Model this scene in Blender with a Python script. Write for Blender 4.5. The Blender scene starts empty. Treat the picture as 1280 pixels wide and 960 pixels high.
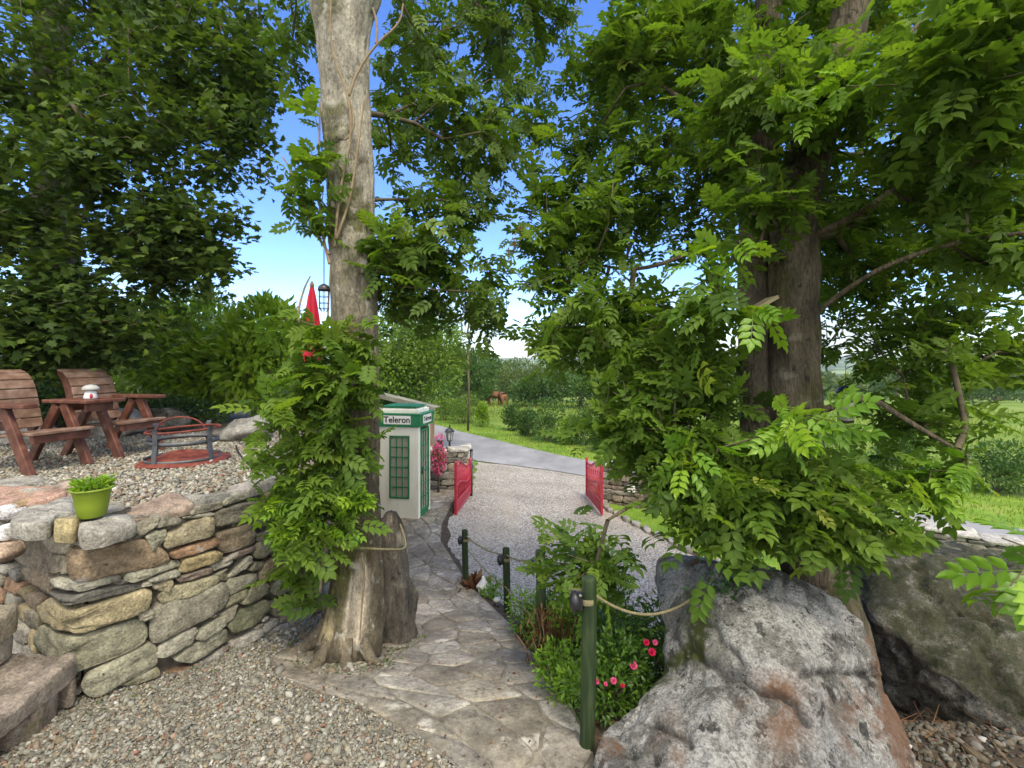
import bpy, bmesh, math, random
import numpy as np
from mathutils import Vector, Matrix
from mathutils.geometry import delaunay_2d_cdt

rng = np.random.default_rng(7)
random.seed(7)
SC = bpy.context.scene
COL = SC.collection

# ------------------------------------------------------------------ camera, world, sun
CAMZ, F, HY = 2.3, 600.0, 452.0
cd = bpy.data.cameras.new('camera')
cam = bpy.data.objects.new('camera', cd); COL.objects.link(cam)
cam.location = (0, 0, CAMZ); cam.rotation_euler = (math.pi/2, 0, 0)
cd.sensor_width = 36; cd.lens = F/1280*36; cd.shift_y = -(480-HY)/1280
cd.clip_start = 0.05; cd.clip_end = 9000
SC.camera = cam
SC.view_settings.view_transform = 'Standard'; SC.view_settings.look = 'None'
SC.view_settings.exposure = 2.0; SC.view_settings.gamma = 1

SUN_AZ, SUN_EL = math.radians(158), math.radians(57)   # azimuth from +Y towards +X
w = bpy.data.worlds.new("World"); SC.world = w; w.use_nodes = True
nt = w.node_tree; nt.nodes.clear()
def N(nt, t, **k):
    n = nt.nodes.new(t)
    for a, b in k.items():
        if a in n.inputs: n.inputs[a].default_value = b
        else: setattr(n, a, b)
    return n
sky = N(nt, 'ShaderNodeTexSky', sky_type='NISHITA', sun_disc=False, sun_elevation=SUN_EL, sun_rotation=SUN_AZ,
        air_density=.9, dust_density=0.1, ozone_density=3.2)
hs = N(nt, 'ShaderNodeHueSaturation'); hs.inputs['Saturation'].default_value = 1.22; hs.inputs['Hue'].default_value = .514; hs.inputs['Value'].default_value = .80
nt.links.new(sky.outputs[0], hs.inputs['Color'])
tc = N(nt, 'ShaderNodeTexCoord')
sx = N(nt, 'ShaderNodeSeparateXYZ'); nt.links.new(tc.outputs['Generated'], sx.inputs[0])
mp = N(nt, 'ShaderNodeMapping'); mp.inputs['Scale'].default_value = (1.6, 1.6, 5.5); mp.inputs['Location'].default_value = (.3, .1, .2)
nt.links.new(tc.outputs['Generated'], mp.inputs[0])
cn = N(nt, 'ShaderNodeTexNoise'); cn.inputs['Scale'].default_value = 1.9; cn.inputs['Detail'].default_value = 7; cn.inputs['Roughness'].default_value = .55
nt.links.new(mp.outputs[0], cn.inputs['Vector'])
# clouds are dense near the horizon and thin out upwards
mr = N(nt, 'ShaderNodeMapRange'); mr.inputs[1].default_value = 0.0; mr.inputs[2].default_value = 0.24; mr.inputs[3].default_value = 0.22; mr.inputs[4].default_value = -0.16
nt.links.new(sx.outputs['Z'], mr.inputs[0])
ad = N(nt, 'ShaderNodeMath', operation='ADD'); nt.links.new(cn.outputs[0], ad.inputs[0]); nt.links.new(mr.outputs[0], ad.inputs[1])
# unseen bright cloud behind and above the camera, added as soft white fill light
my = N(nt, 'ShaderNodeMapRange'); my.inputs[1].default_value = .46; my.inputs[2].default_value = -.05; my.inputs[3].default_value = 0; my.inputs[4].default_value = .55
nt.links.new(sx.outputs['Y'], my.inputs[0])
ad2 = N(nt, 'ShaderNodeMath', operation='ADD'); nt.links.new(ad.outputs[0], ad2.inputs[0]); nt.links.new(my.outputs[0], ad2.inputs[1]); ad = ad2
cr = N(nt, 'ShaderNodeMapRange', interpolation_type='SMOOTHSTEP'); cr.inputs[1].default_value = .50; cr.inputs[2].default_value = .86; cr.inputs[4].default_value = .9
nt.links.new(ad.outputs[0], cr.inputs[0])
mx = N(nt, 'ShaderNodeMix', data_type='RGBA')
nt.links.new(cr.outputs[0], mx.inputs['Factor']); nt.links.new(hs.outputs[0], mx.inputs[6]); cb = N(nt, 'ShaderNodeMapRange'); cb.inputs[1].default_value = .45; cb.inputs[2].default_value = -.1; cb.inputs[3].default_value = 1.75; cb.inputs[4].default_value = 5.6
nt.links.new(sx.outputs['Y'], cb.inputs[0])  # clouds made brighter out of view, towards the rear, to add fill light
cc_ = N(nt, 'ShaderNodeCombineColor'); [nt.links.new(cb.outputs[0], cc_.inputs[k]) for k in range(3)]; nt.links.new(cc_.outputs[0], mx.inputs[7])
bg = N(nt, 'ShaderNodeBackground'); bg.inputs['Strength'].default_value = 0.112
nt.links.new(mx.outputs[2], bg.inputs[0])
wo = N(nt, 'ShaderNodeOutputWorld'); nt.links.new(bg.outputs[0], wo.inputs[0])

sd = bpy.data.lights.new('sun', 'SUN'); sd.energy = .95; sd.angle = math.radians(16); sd.color = (1, .91, .76)
sun = bpy.data.objects.new('sun', sd); COL.objects.link(sun)
sdir = Vector((math.sin(SUN_AZ)*math.cos(SUN_EL), math.cos(SUN_AZ)*math.cos(SUN_EL), math.sin(SUN_EL)))
sun.rotation_euler = sdir.to_track_quat('Z', 'Y').to_euler()
sun.location = (0, -5, 30)

# ------------------------------------------------------------------ helpers
def P(px, py, d):
    return np.array([(px-640)/F*d, d, CAMZ-(py-HY)/F*d])
def PZ(px, py, z):
    return P(px, py, F*(CAMZ-z)/(py-HY))

def _h(i, j, k, s):
    n = (i*374761393 + j*668265263 + k*2147483647 + s*144665) & 0x7fffffff
    n = ((n ^ (n >> 13))*1274126177) & 0x7fffffff
    return ((n ^ (n >> 16)) & 0xffff)/65535.0
def vnoise(p, scale=1.0, seed=0):
    p = np.asarray(p, float)*scale
    i = np.floor(p).astype(np.int64); f = p-i; f = f*f*(3-2*f)
    r = 0
    for a in (0, 1):
        for b in (0, 1):
            for c in (0, 1):
                wgt = (f[..., 0] if a else 1-f[..., 0])*(f[..., 1] if b else 1-f[..., 1])*(f[..., 2] if c else 1-f[..., 2])
                r = r+wgt*_h(i[..., 0]+a, i[..., 1]+b, i[..., 2]+c, seed)
    return r*2-1
def fbm(p, scale, oct=4, seed=0, gain=.5):
    r = 0; a = 1
    for o in range(oct):
        r = r+a*vnoise(p, scale*2**o, seed+o*17); a *= gain
    return r
def sstep(a, b, x):
    t = np.clip((x-a)/(b-a), 0, 1); return t*t*(3-2*t)

class MB:
    def __init__(s): s.v = []; s.f = []; s.c = []; s.n = 0
    def add(s, V, Fs, col=None):
        V = np.asarray(V, float).reshape(-1, 3)
        s.v.append(V)
        for f in Fs: s.f.append([int(i)+s.n for i in f])
        c = np.ones((len(V), 3))*.5 if col is None else np.broadcast_to(np.asarray(col, float), (len(V), 3))
        s.c.append(c); s.n += len(V)
        return s
    def build(s, name, mat, parent=None, off=None, smooth=True, **props):
        V = np.concatenate(s.v); C = np.concatenate(s.c)
        if off is not None: V = V-np.asarray(off, float)
        return mesh_obj(name, V, s.f, mat, parent, C, smooth, **props)

def mesh_obj(name, V, faces, mat, parent=None, C=None, smooth=True, **props):
    me = bpy.data.meshes.new(name)
    V = np.asarray(V, np.float32)
    if isinstance(faces, np.ndarray):
        k = faces.shape[1]; nf = len(faces)
        me.vertices.add(len(V)); me.vertices.foreach_set('co', V.ravel())
        me.loops.add(nf*k); me.loops.foreach_set('vertex_index', faces.astype(np.int32).ravel())
        me.polygons.add(nf); me.polygons.foreach_set('loop_start', np.arange(0, nf*k, k, dtype=np.int32))
        me.update(calc_edges=True)
    else:
        me.from_pydata(V.tolist(), [], faces); me.update()
    if C is not None:
        at = me.attributes.new('Col', 'FLOAT_COLOR', 'POINT')
        c4 = np.ones((len(V), 4), np.float32); c4[:, :3] = C
        at.data.foreach_set('color', c4.ravel())
    me.polygons.foreach_set('use_smooth', np.full(len(me.polygons), bool(smooth)))
    me.materials.append(mat)
    o = bpy.data.objects.new(name, me); COL.objects.link(o)
    if parent is not None: o.parent = parent
    for a, b in props.items(): o[a] = b
    return o

def thing(name, loc, label, cat, group=None, rz=0):
    o = bpy.data.objects.new(name, None); COL.objects.link(o)
    o.empty_display_size = .1
    o.location = loc; o.rotation_euler = (0, 0, rz)
    return tag(o, label, cat, group)
def tag(o, label, cat, group=None):
    o['label'] = label; o['category'] = cat
    if group: o['group'] = group
    return o
def copy_tree(root, loc=None, rz=None, label=None, scale=None):
    r = root.copy(); COL.objects.link(r)
    def kids(src, dst):
        for ch in list(src.children):
            c = ch.copy(); COL.objects.link(c); c.parent = dst; kids(ch, c)
    kids(root, r)
    if loc is not None: r.location = loc
    if rz is not None: r.rotation_euler = (0, 0, rz)
    if scale is not None: r.scale = scale if hasattr(scale, '__len__') else (scale,)*3
    if label: r['label'] = label
    return r

def frame(d):
    d = d/np.linalg.norm(d); a = np.array([0, 0, 1.]) if abs(d[2]) < .9 else np.array([1., 0, 0])
    x = np.cross(a, d); x /= np.linalg.norm(x); return x, np.cross(d, x)
def tube(mb, pts, rad, seg=8, col=None, caps=True, wob=0.0, seed=0):
    pts = np.asarray(pts, float); n = len(pts)
    rad = np.broadcast_to(np.asarray(rad, float), (n,))
    T = np.gradient(pts, axis=0); T /= np.linalg.norm(T, axis=1)[:, None]+1e-12
    x, y = frame(T[0]); V = []
    a = np.linspace(0, 2*np.pi, seg, endpoint=False)
    for i in range(n):
        if i:
            x = x-T[i]*np.dot(x, T[i]); x /= np.linalg.norm(x)+1e-12; y = np.cross(T[i], x)
        V.append(pts[i]+rad[i]*(np.cos(a)[:, None]*x+np.sin(a)[:, None]*y))
    V = np.concatenate(V)
    if wob: 
        cen = np.repeat(pts, seg, axis=0); V = V+(V-cen)*(fbm(V, 1/np.mean(rad)*.6, 3, seed)*wob)[:, None]
    Fs = [(i*seg+j, i*seg+(j+1) % seg, (i+1)*seg+(j+1) % seg, (i+1)*seg+j) for i in range(n-1) for j in range(seg)]
    if caps: Fs += [tuple(range(seg))[::-1], tuple((n-1)*seg+j for j in range(seg))]
    return mb.add(V, Fs, col)
def lathe(mb, prof, seg=24, cen=(0, 0, 0), col=None, cap0=True, cap1=True):
    a = np.linspace(0, 2*np.pi, seg, endpoint=False)
    V = np.concatenate([np.stack([r*np.cos(a), r*np.sin(a), np.full(seg, z)], 1) for r, z in prof])+np.asarray(cen)
    n = len(prof)
    Fs = [(i*seg+j, i*seg+(j+1) % seg, (i+1)*seg+(j+1) % seg, (i+1)*seg+j) for i in range(n-1) for j in range(seg)]
    if cap0: Fs.append(tuple(range(seg))[::-1])
    if cap1: Fs.append(tuple((n-1)*seg+j for j in range(seg)))
    return mb.add(V, Fs, col)
def box(mb, c, s, R=None, bev=0.004, col=None):
    """bevelled box, centre c, full size s, R 3x3 columns = axes"""
    h = np.asarray(s, float)/2; b = min(bev, h.min()*.9)
    V = []; idx = {}
    for sxx in (-1, 1):
        for syy in (-1, 1):
            for szz in (-1, 1):
                for ax in range(3):
                    q = np.array([sxx, syy, szz])*h
                    for k in range(3):
                        if k != ax: q[k] -= [sxx, syy, szz][k]*b
                    idx[(sxx, syy, szz, ax)] = len(V); V.append(q)
    V = np.array(V); Fs = []
    for ax in range(3):
        u, v = [(1, 2), (2, 0), (0, 1)][ax]
        for sg in (-1, 1):
            f = []
            for (su, sv) in ((-1, -1), (1, -1), (1, 1), (-1, 1)):
                k = [0, 0, 0]; k[ax] = sg; k[u] = su; k[v] = sv; f.append(idx[(*k, ax)])
            Fs.append(f if sg > 0 else f[::-1])
    for ax in range(3):      # edges along ax
        u, v = [(1, 2), (2, 0), (0, 1)][ax]
        for su in (-1, 1):
            for sv in (-1, 1):
                def key(a, axx):
                    k = [0, 0, 0]; k[ax] = a; k[u] = su; k[v] = sv; return idx[(*k, axx)]
                f = [key(-1, u), key(1, u), key(1, v), key(-1, v)]
                Fs.append(f if su*sv > 0 else f[::-1])
    for sxx in (-1, 1):
        for syy in (-1, 1):
            for szz in (-1, 1):
                f = [idx[(sxx, syy, szz, a)] for a in range(3)]
                Fs.append(f if sxx*syy*szz > 0 else f[::-1])
    if R is not None: V = V@np.asarray(R, float).T
    return mb.add(V+np.asarray(c, float), Fs, col)
def beam(mb, p0, p1, wd, th, up=(0, 0, 1), bev=.005, col=None):
    p0 = np.asarray(p0, float); p1 = np.asarray(p1, float); d = p1-p0; L = np.linalg.norm(d); d /= L
    u = np.asarray(up, float); u = u-d*np.dot(u, d); u /= np.linalg.norm(u)
    return box(mb, (p0+p1)/2, (L, wd, th), np.stack([d, np.cross(u, d), u], 1), bev, col)

# ------------------------------------------------------------------ materials
def newmat(name):
    m = bpy.data.materials.new(name); m.use_nodes = True
    return m, m.node_tree, m.node_tree.nodes['Principled BSDF']
def ramp(nt, src, stops):
    r = N(nt, 'ShaderNodeValToRGB'); e = r.color_ramp.elements
    while len(e) < len(stops): e.new(.5)
    for el, (p, c) in zip(e, stops): el.position = p; el.color = (*c, 1) if len(c) == 3 else c
    nt.links.new(src, r.inputs[0]); return r
def noise(nt, scale, detail=5, rough=.55, vec=None, stretch=None, coord='Object'):
    t = N(nt, 'ShaderNodeTexCoord'); v = t.outputs[coord]
    if stretch:
        m = N(nt, 'ShaderNodeMapping'); m.inputs['Scale'].default_value = stretch; nt.links.new(v, m.inputs[0]); v = m.outputs[0]
    n = N(nt, 'ShaderNodeTexNoise'); n.inputs['Scale'].default_value = scale; n.inputs['Detail'].default_value = detail; n.inputs['Roughness'].default_value = rough
    nt.links.new(v, n.inputs['Vector']); return n
def bump(nt, bs, src, strength, dist=.01):
    b = N(nt, 'ShaderNodeBump'); b.inputs['Strength'].default_value = strength; b.inputs['Distance'].default_value = dist
    nt.links.new(src, b.inputs['Height'])
    if bs.inputs['Normal'].is_linked:
        nt.links.new(bs.inputs['Normal'].links[0].from_socket, b.inputs['Normal'])
    nt.links.new(b.outputs[0], bs.inputs['Normal']); return b
def mixc(nt, fac, a, b, mode='MIX'):
    m = N(nt, 'ShaderNodeMix', data_type='RGBA', blend_type=mode)
    for s, i in ((fac, 0), (a, 6), (b, 7)):
        if isinstance(s, (int, float)): m.inputs[i].default_value = s
        elif isinstance(s, tuple): m.inputs[i].default_value = (*s, 1)
        else: nt.links.new(s, m.inputs[i])
    return m.outputs[2]
def nmat(name, stops, scale=6, rough=.8, bmp=.3, bscale=None, stretch=None, metal=0, spec=.3, detail=6, dist=.01):
    m, nt, bs = newmat(name)
    n = noise(nt, scale, detail, .6, stretch=stretch)
    r = ramp(nt, n.outputs[0], stops); nt.links.new(r.outputs[0], bs.inputs['Base Color'])
    bs.inputs['Roughness'].default_value = rough; bs.inputs['Metallic'].default_value = metal; bs.inputs['Specular IOR Level'].default_value = spec
    if bmp:
        n2 = noise(nt, bscale or scale*3, 6, .6, stretch=stretch); bump(nt, bs, n2.outputs[0], bmp, dist)
    return m
def vcol(name, nscale=12, amp=.35, rough=.85, bmp=.5, bscale=30, stretch=None, dist=.01, spots=None, spec=.25):
    """colour from the per-stone / per-pebble attribute with mineral noise over it"""
    m, nt, bs = newmat(name)
    a = N(nt, 'ShaderNodeAttribute', attribute_name='Col')
    n = noise(nt, nscale, 9, .7, stretch=stretch)
    r = ramp(nt, n.outputs[0], [(.34, (1-amp,)*3), (.66, (1+amp, 1+amp, 1+amp))])
    c = mixc(nt, 1.0, a.outputs[0], r.outputs[0], 'MULTIPLY')
    nb = noise(nt, nscale*7, 6, .7, stretch=stretch)
    rb = ramp(nt, nb.outputs[0], [(.36, (1-amp*.8,)*3), (.64, (1+amp*.7, 1+amp*.68, 1+amp*.62))])
    c = mixc(nt, 1.0, c, rb.outputs[0], 'MULTIPLY')
    if spots:
        for (sc, lo, hi, colr) in spots:
            n3 = noise(nt, sc, 6, .6); f = ramp(nt, n3.outputs[0], [(lo, (0, 0, 0)), (hi, (1, 1, 1))])
            c = mixc(nt, f.outputs[0], c, colr)
    nt.links.new(c, bs.inputs['Base Color'])
    bs.inputs['Roughness'].default_value = rough; bs.inputs['Specular IOR Level'].default_value = spec
    if bmp:
        n2 = noise(nt, bscale, 8, .65, stretch=stretch); bump(nt, bs, n2.outputs[0], bmp, dist)
    return m
def leafmat(name, cols, tr=.35, rough=.42, spec=.35):
    m, nt, bs = newmat(name)
    a = N(nt, 'ShaderNodeAttribute', attribute_name='Col')
    sp = N(nt, 'ShaderNodeSeparateColor'); nt.links.new(a.outputs[0], sp.inputs[0])
    r = ramp(nt, sp.outputs[0], cols); nt.links.new(r.outputs[0], bs.inputs['Base Color'])
    bs.inputs['Roughness'].default_value = rough; bs.inputs['Specular IOR Level'].default_value = spec
    t = N(nt, 'ShaderNodeBsdfTranslucent')
    tcn = mixc(nt, 1.0, r.outputs[0], (1.5, 1.6, .6), 'MULTIPLY'); nt.links.new(tcn, t.inputs[0])
    mxs = N(nt, 'ShaderNodeMixShader'); mxs.inputs[0].default_value = tr
    nt.links.new(bs.outputs[0], mxs.inputs[1]); nt.links.new(t.outputs[0], mxs.inputs[2])
    nt.links.new(mxs.outputs[0], nt.nodes['Material Output'].inputs[0])
    return m
M = {}
M['stone'] = vcol('wall stone', 8, .45, .95, 1., 48, dist=.02, spots=[(5, .6, .74, (.36, .35, .31)), (21, .66, .72, (.05, .05, .04)), (3.1, .66, .78, (.10, .10, .035))])
M['flag'] = vcol('flagstone', 4, .40, .92, .9, 50, dist=.010, spots=[(1.6, .52, .68, (.135, .115, .085)), (2.7, .60, .66, (.44, .41, .34)), (19, .60, .72, (.07, .062, .045))])
M['pebble'] = vcol('pebble', 40, .18, .85, .2, 120, dist=.003)
M['mortar'] = nmat('earth mortar', [(.3, (.05, .042, .03)), (.7, (.14, .12, .09))], 14, .95, .6, 50)
M['path_mortar'] = nmat('path mortar', [(.32, (.085, .073, .052)), (.5, (.19, .168, .125)), (.62, (.25, .225, .175)), (.7, (.34, .31, .25))], 6, .95, .9, 60, detail=10)
M['soil'] = nmat('garden soil', [(.3, (.035, .026, .016)), (.6, (.075, .055, .035)), (.8, (.13, .10, .065))], 9, .95, .8, 40, dist=.03)
def gravelmat(name, cols, scale, patch=None):
    m, nt, bs = newmat(name)
    t = N(nt, 'ShaderNodeTexCoord')
    v = N(nt, 'ShaderNodeTexVoronoi', feature='F1'); v.inputs['Scale'].default_value = scale; nt.links.new(t.outputs['Object'], v.inputs['Vector'])
    sp = N(nt, 'ShaderNodeSeparateColor'); nt.links.new(v.outputs['Color'], sp.inputs[0])
    r = ramp(nt, sp.outputs[0], cols)
    e = ramp(nt, v.outputs['Distance'], [(.35, (1, 1, 1)), (.75, (.3, .28, .25))])
    c = mixc(nt, .75, r.outputs[0], e.outputs[0], 'MULTIPLY')
    n = noise(nt, .9, 5, .6); f = ramp(nt, n.outputs[0], [(.35, (.82, .80, .76)), (.7, (1.12, 1.1, 1.08))]); c = mixc(nt, 1., c, f.outputs[0], 'MULTIPLY')
    if patch: c = patch(nt, c)
    nt.links.new(c, bs.inputs['Base Color']); bs.inputs['Roughness'].default_value = .9; bs.inputs['Specular IOR Level'].default_value = .2
    inv = N(nt, 'ShaderNodeMath', operation='SUBTRACT'); inv.inputs[0].default_value = 1; nt.links.new(v.outputs['Distance'], inv.inputs[1])
    bump(nt, bs, inv.outputs[0], .9, .6/scale)
    return m
GR = [(.0, (.17, .15, .115)), (.3, (.27, .245, .195)), (.55, (.32, .29, .235)), (.75, (.22, .18, .13)), (.9, (.38, .355, .30))]
M['gravel'] = gravelmat('pale gravel', GR, 42)
def trackpatch(nt, c):     # worn, sandy wheel tracks in the gravel
    n = noise(nt, .55, 5, .6, stretch=(1, .35, 1)); f = ramp(nt, n.outputs[0], [(.50, (0, 0, 0)), (.66, (.55, .55, .55))])
    return mixc(nt, f.outputs[0], c, (.42, .355, .26))
M['drive'] = gravelmat('drive gravel', [(.0, (.27, .255, .22)), (.35, (.42, .40, .355)), (.6, (.50, .475, .425)), (.8, (.36, .315, .255)), (.95, (.58, .56, .52))], 30, trackpatch)
M['road'] = nmat('road tarmac', [(.3, (.19, .188, .182)), (.55, (.245, .243, .238)), (.75, (.31, .306, .298))], 1.3, .9, .5, 160, stretch=(1, .6, 1), dist=.006)
M['lawn'] = nmat('lawn', [(.3, (.075, .155, .014)), (.45, (.14, .25, .018)), (.58, (.20, .30, .03)), (.7, (.25, .28, .06))], 1.1, .9, .9, 60, dist=.03, detail=10)
M['field'] = nmat('rough pasture', [(.25, (.075, .15, .014)), (.42, (.14, .23, .025)), (.58, (.20, .27, .045)), (.72, (.27, .27, .09)), (.85, (.11, .19, .02))], .35, .95, 1, 9, dist=.15, detail=9)
M['cream'] = nmat('cream paint', [(.3, (.66, .62, .50)), (.42, (.77, .745, .64)), (.6, (.81, .79, .69)), (.8, (.84, .82, .74))], 3.0, .5, .08, 30, stretch=(2.5, 2.5, .7), detail=9)
M['green'] = nmat('green gloss paint', [(.3, (.005, .13, .045)), (.7, (.012, .20, .075))], 4, .38, .05, 30, spec=.5)
M['red'] = nmat('red gate paint', [(.3, (.33, .012, .028)), (.7, (.46, .025, .05))], 8, .42, .06, 40, spec=.5)
M['black'] = nmat('black metal', [(.3, (.008, .008, .009)), (.7, (.02, .02, .022))], 9, .4, .05, 50, spec=.5)
M['iron'] = nmat('grey strap metal', [(.3, (.07, .075, .08)), (.7, (.14, .145, .15))], 9, .55, .1, 50, metal=.6)
M['rust'] = nmat('rusty red steel', [(.3, (.09, .022, .016)), (.5, (.15, .035, .024)), (.62, (.22, .06, .028)), (.72, (.08, .035, .022))], 9, .75, .2, 50)
M['stain'] = nmat('red wood stain', [(.3, (.045, .017, .011)), (.48, (.10, .036, .021)), (.62, (.15, .062, .040)), (.75, (.22, .14, .10))], 7, .6, .25, 30, stretch=(1, 1, 1), dist=.004)
M['slat'] = nmat('faded stained slat', [(.3, (.10, .052, .033)), (.5, (.18, .105, .07)), (.7, (.28, .20, .15))], 8, .7, .3, 35, stretch=(1.5, .8, 1), dist=.004)
M['postgreen'] = nmat('green treated timber', [(.3, (.009, .019, .006)), (.5, (.020, .036, .011)), (.62, (.036, .054, .018)), (.72, (.085, .08, .045))], 5, .85, .7, 30, stretch=(6, 6, .6), dist=.005)
M['rope'] = nmat('weathered rope', [(.3, (.13, .11, .052)), (.7, (.25, .22, .12))], 60, .9, .6, 140, stretch=(1, 1, 1), dist=.004)
M['pot'] = nmat('lime plastic', [(.3, (.135, .20, .010)), (.7, (.19, .26, .016))], 3, .5, .03, 30, spec=.45)
M['white'] = nmat('white glaze', [(.3, (.62, .62, .60)), (.7, (.78, .78, .76))], 6, .35, .1, 30)
M['capgrey'] = nmat('grey glaze', [(.3, (.30, .30, .28)), (.7, (.45, .45, .42))], 10, .6, .2, 40)
M['redpaint'] = nmat('red glaze', [(.3, (.42, .02, .03)), (.7, (.55, .05, .06))], 6, .5, 0)
M['cloth_red'] = nmat('red parasol cloth', [(.3, (.50, .012, .03)), (.7, (.62, .03, .06))], 4, .8, .2, 60)
M['cloth_green'] = nmat('green parasol cloth', [(.3, (.02, .24, .08)), (.7, (.05, .33, .12))], 4, .8, .2, 60)
M['shedroof'] = nmat('grey weathered roof felt', [(.3, (.13, .13, .095)), (.7, (.25, .245, .19))], 3, .9, .3, 30)
M['wood'] = nmat('bare timber', [(.3, (.20, .12, .07)), (.7, (.34, .22, .13))], 5, .8, .3, 40, stretch=(4, 4, .6))
M['palewood'] = nmat('pale cut timber', [(.3, (.30, .24, .13)), (.7, (.46, .38, .22))], 5, .8, .3, 40)
M['darkwood'] = nmat('dark weathered board', [(.3, (.018, .014, .01)), (.7, (.05, .04, .028))], 5, .85, .3, 40)
M['cow'] = nmat('ginger cattle coat', [(.3, (.16, .068, .032)), (.7, (.25, .115, .055))], 3, .8, .2, 30)
M['letters'] = nmat('black sign paint', [(.3, (.01, .01, .012)), (.7, (.02, .02, .022))], 4, .5, 0)
M['signwhite'] = nmat('sign panel', [(.3, (.68, .68, .62)), (.7, (.78, .77, .72))], 3, .4, 0)
def glassmat(name, tint, rough=.05, alpha=.55):
    m, nt, bs = newmat(name)
    bs.inputs['Base Color'].default_value = (*tint, 1); bs.inputs['Roughness'].default_value = rough; bs.inputs['Specular IOR Level'].default_value = .6
    t = N(nt, 'ShaderNodeBsdfTransparent'); mxs = N(nt, 'ShaderNodeMixShader'); mxs.inputs[0].default_value = alpha
    nt.links.new(t.outputs[0], mxs.inputs[1]); nt.links.new(bs.outputs[0], mxs.inputs[2]); nt.links.new(mxs.outputs[0], nt.nodes['Material Output'].inputs[0])
    n = noise(nt, 1.5, 2); bump(nt, bs, n.outputs[0], .04, .02)
    return m
M['pane'] = glassmat('old window glass', (.42, .42, .32), .08, .6)
M['lampglass'] = glassmat('lantern glass', (.6, .62, .6), .1, .6)
M['feedglass'] = glassmat('feeder tube', (.55, .55, .42), .15, .6)
# foliage
M['ash'] = leafmat('ash leaves', [(.0, (.050, .095, .014)), (.4, (.092, .160, .020)), (.75, (.13, .205, .026)), (.93, (.18, .25, .03)), (1, (.28, .29, .045))], .46, .5, .22)
M['ash2'] = leafmat('left ash leaves', [(.0, (.046, .084, .012)), (.4, (.080, .138, .018)), (.8, (.11, .17, .022)), (1, (.18, .24, .035))], .42, .5, .25)
M['lime'] = leafmat('fresh lime leaves', [(.0, (.07, .15, .016)), (.5, (.15, .28, .02)), (1, (.28, .40, .03))])
M['maple'] = leafmat('sycamore leaves', [(.0, (.028, .052, .013)), (.45, (.050, .086, .016)), (.85, (.095, .14, .022)), (1, (.15, .19, .03))], .38, .6, .15)
M['laurel'] = leafmat('laurel leaves', [(.0, (.09, .17, .016)), (.4, (.19, .31, .022)), (1, (.32, .42, .035))], .3, .35, .45)
M['ivy'] = leafmat('ivy leaves', [(.0, (.016, .042, .012)), (.5, (.030, .072, .018)), (1, (.06, .12, .026))], .2)
M['shrub'] = leafmat('shrub leaves', [(.0, (.030, .072, .012)), (.5, (.060, .125, .020)), (1, (.13, .20, .03))], .3, .5)
M['yellowgreen'] = leafmat('pale tree leaves', [(.0, (.075, .14, .018)), (.5, (.13, .21, .024)), (1, (.22, .29, .04))], .35, .5)
M['olive'] = leafmat('olive tree leaves', [(.0, (.050, .085, .018)), (.5, (.085, .125, .026)), (1, (.13, .17, .04))], .3, .5)
M['rose'] = leafmat('rose leaves', [(.0, (.034, .080, .012)), (.5, (.075, .155, .018)), (.85, (.15, .25, .024)), (1, (.24, .30, .035))], .4, .4)
M['grassblade'] = leafmat('grass blades', [(.0, (.11, .18, .016)), (.5, (.18, .255, .022)), (1, (.30, .32, .085))], .35, .6)
M['dry'] = leafmat('dry stalks', [(.0, (.07, .03, .014)), (.5, (.15, .06, .026)), (1, (.27, .15, .06))], .2, .8)
M['petal_pink'] = leafmat('pink petals', [(0, (.60, .06, .22)), (1, (.78, .16, .36))], .35, .6)
M['petal_red'] = leafmat('red petals', [(0, (.55, .010, .06)), (1, (.68, .03, .12))], .3, .6)
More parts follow.
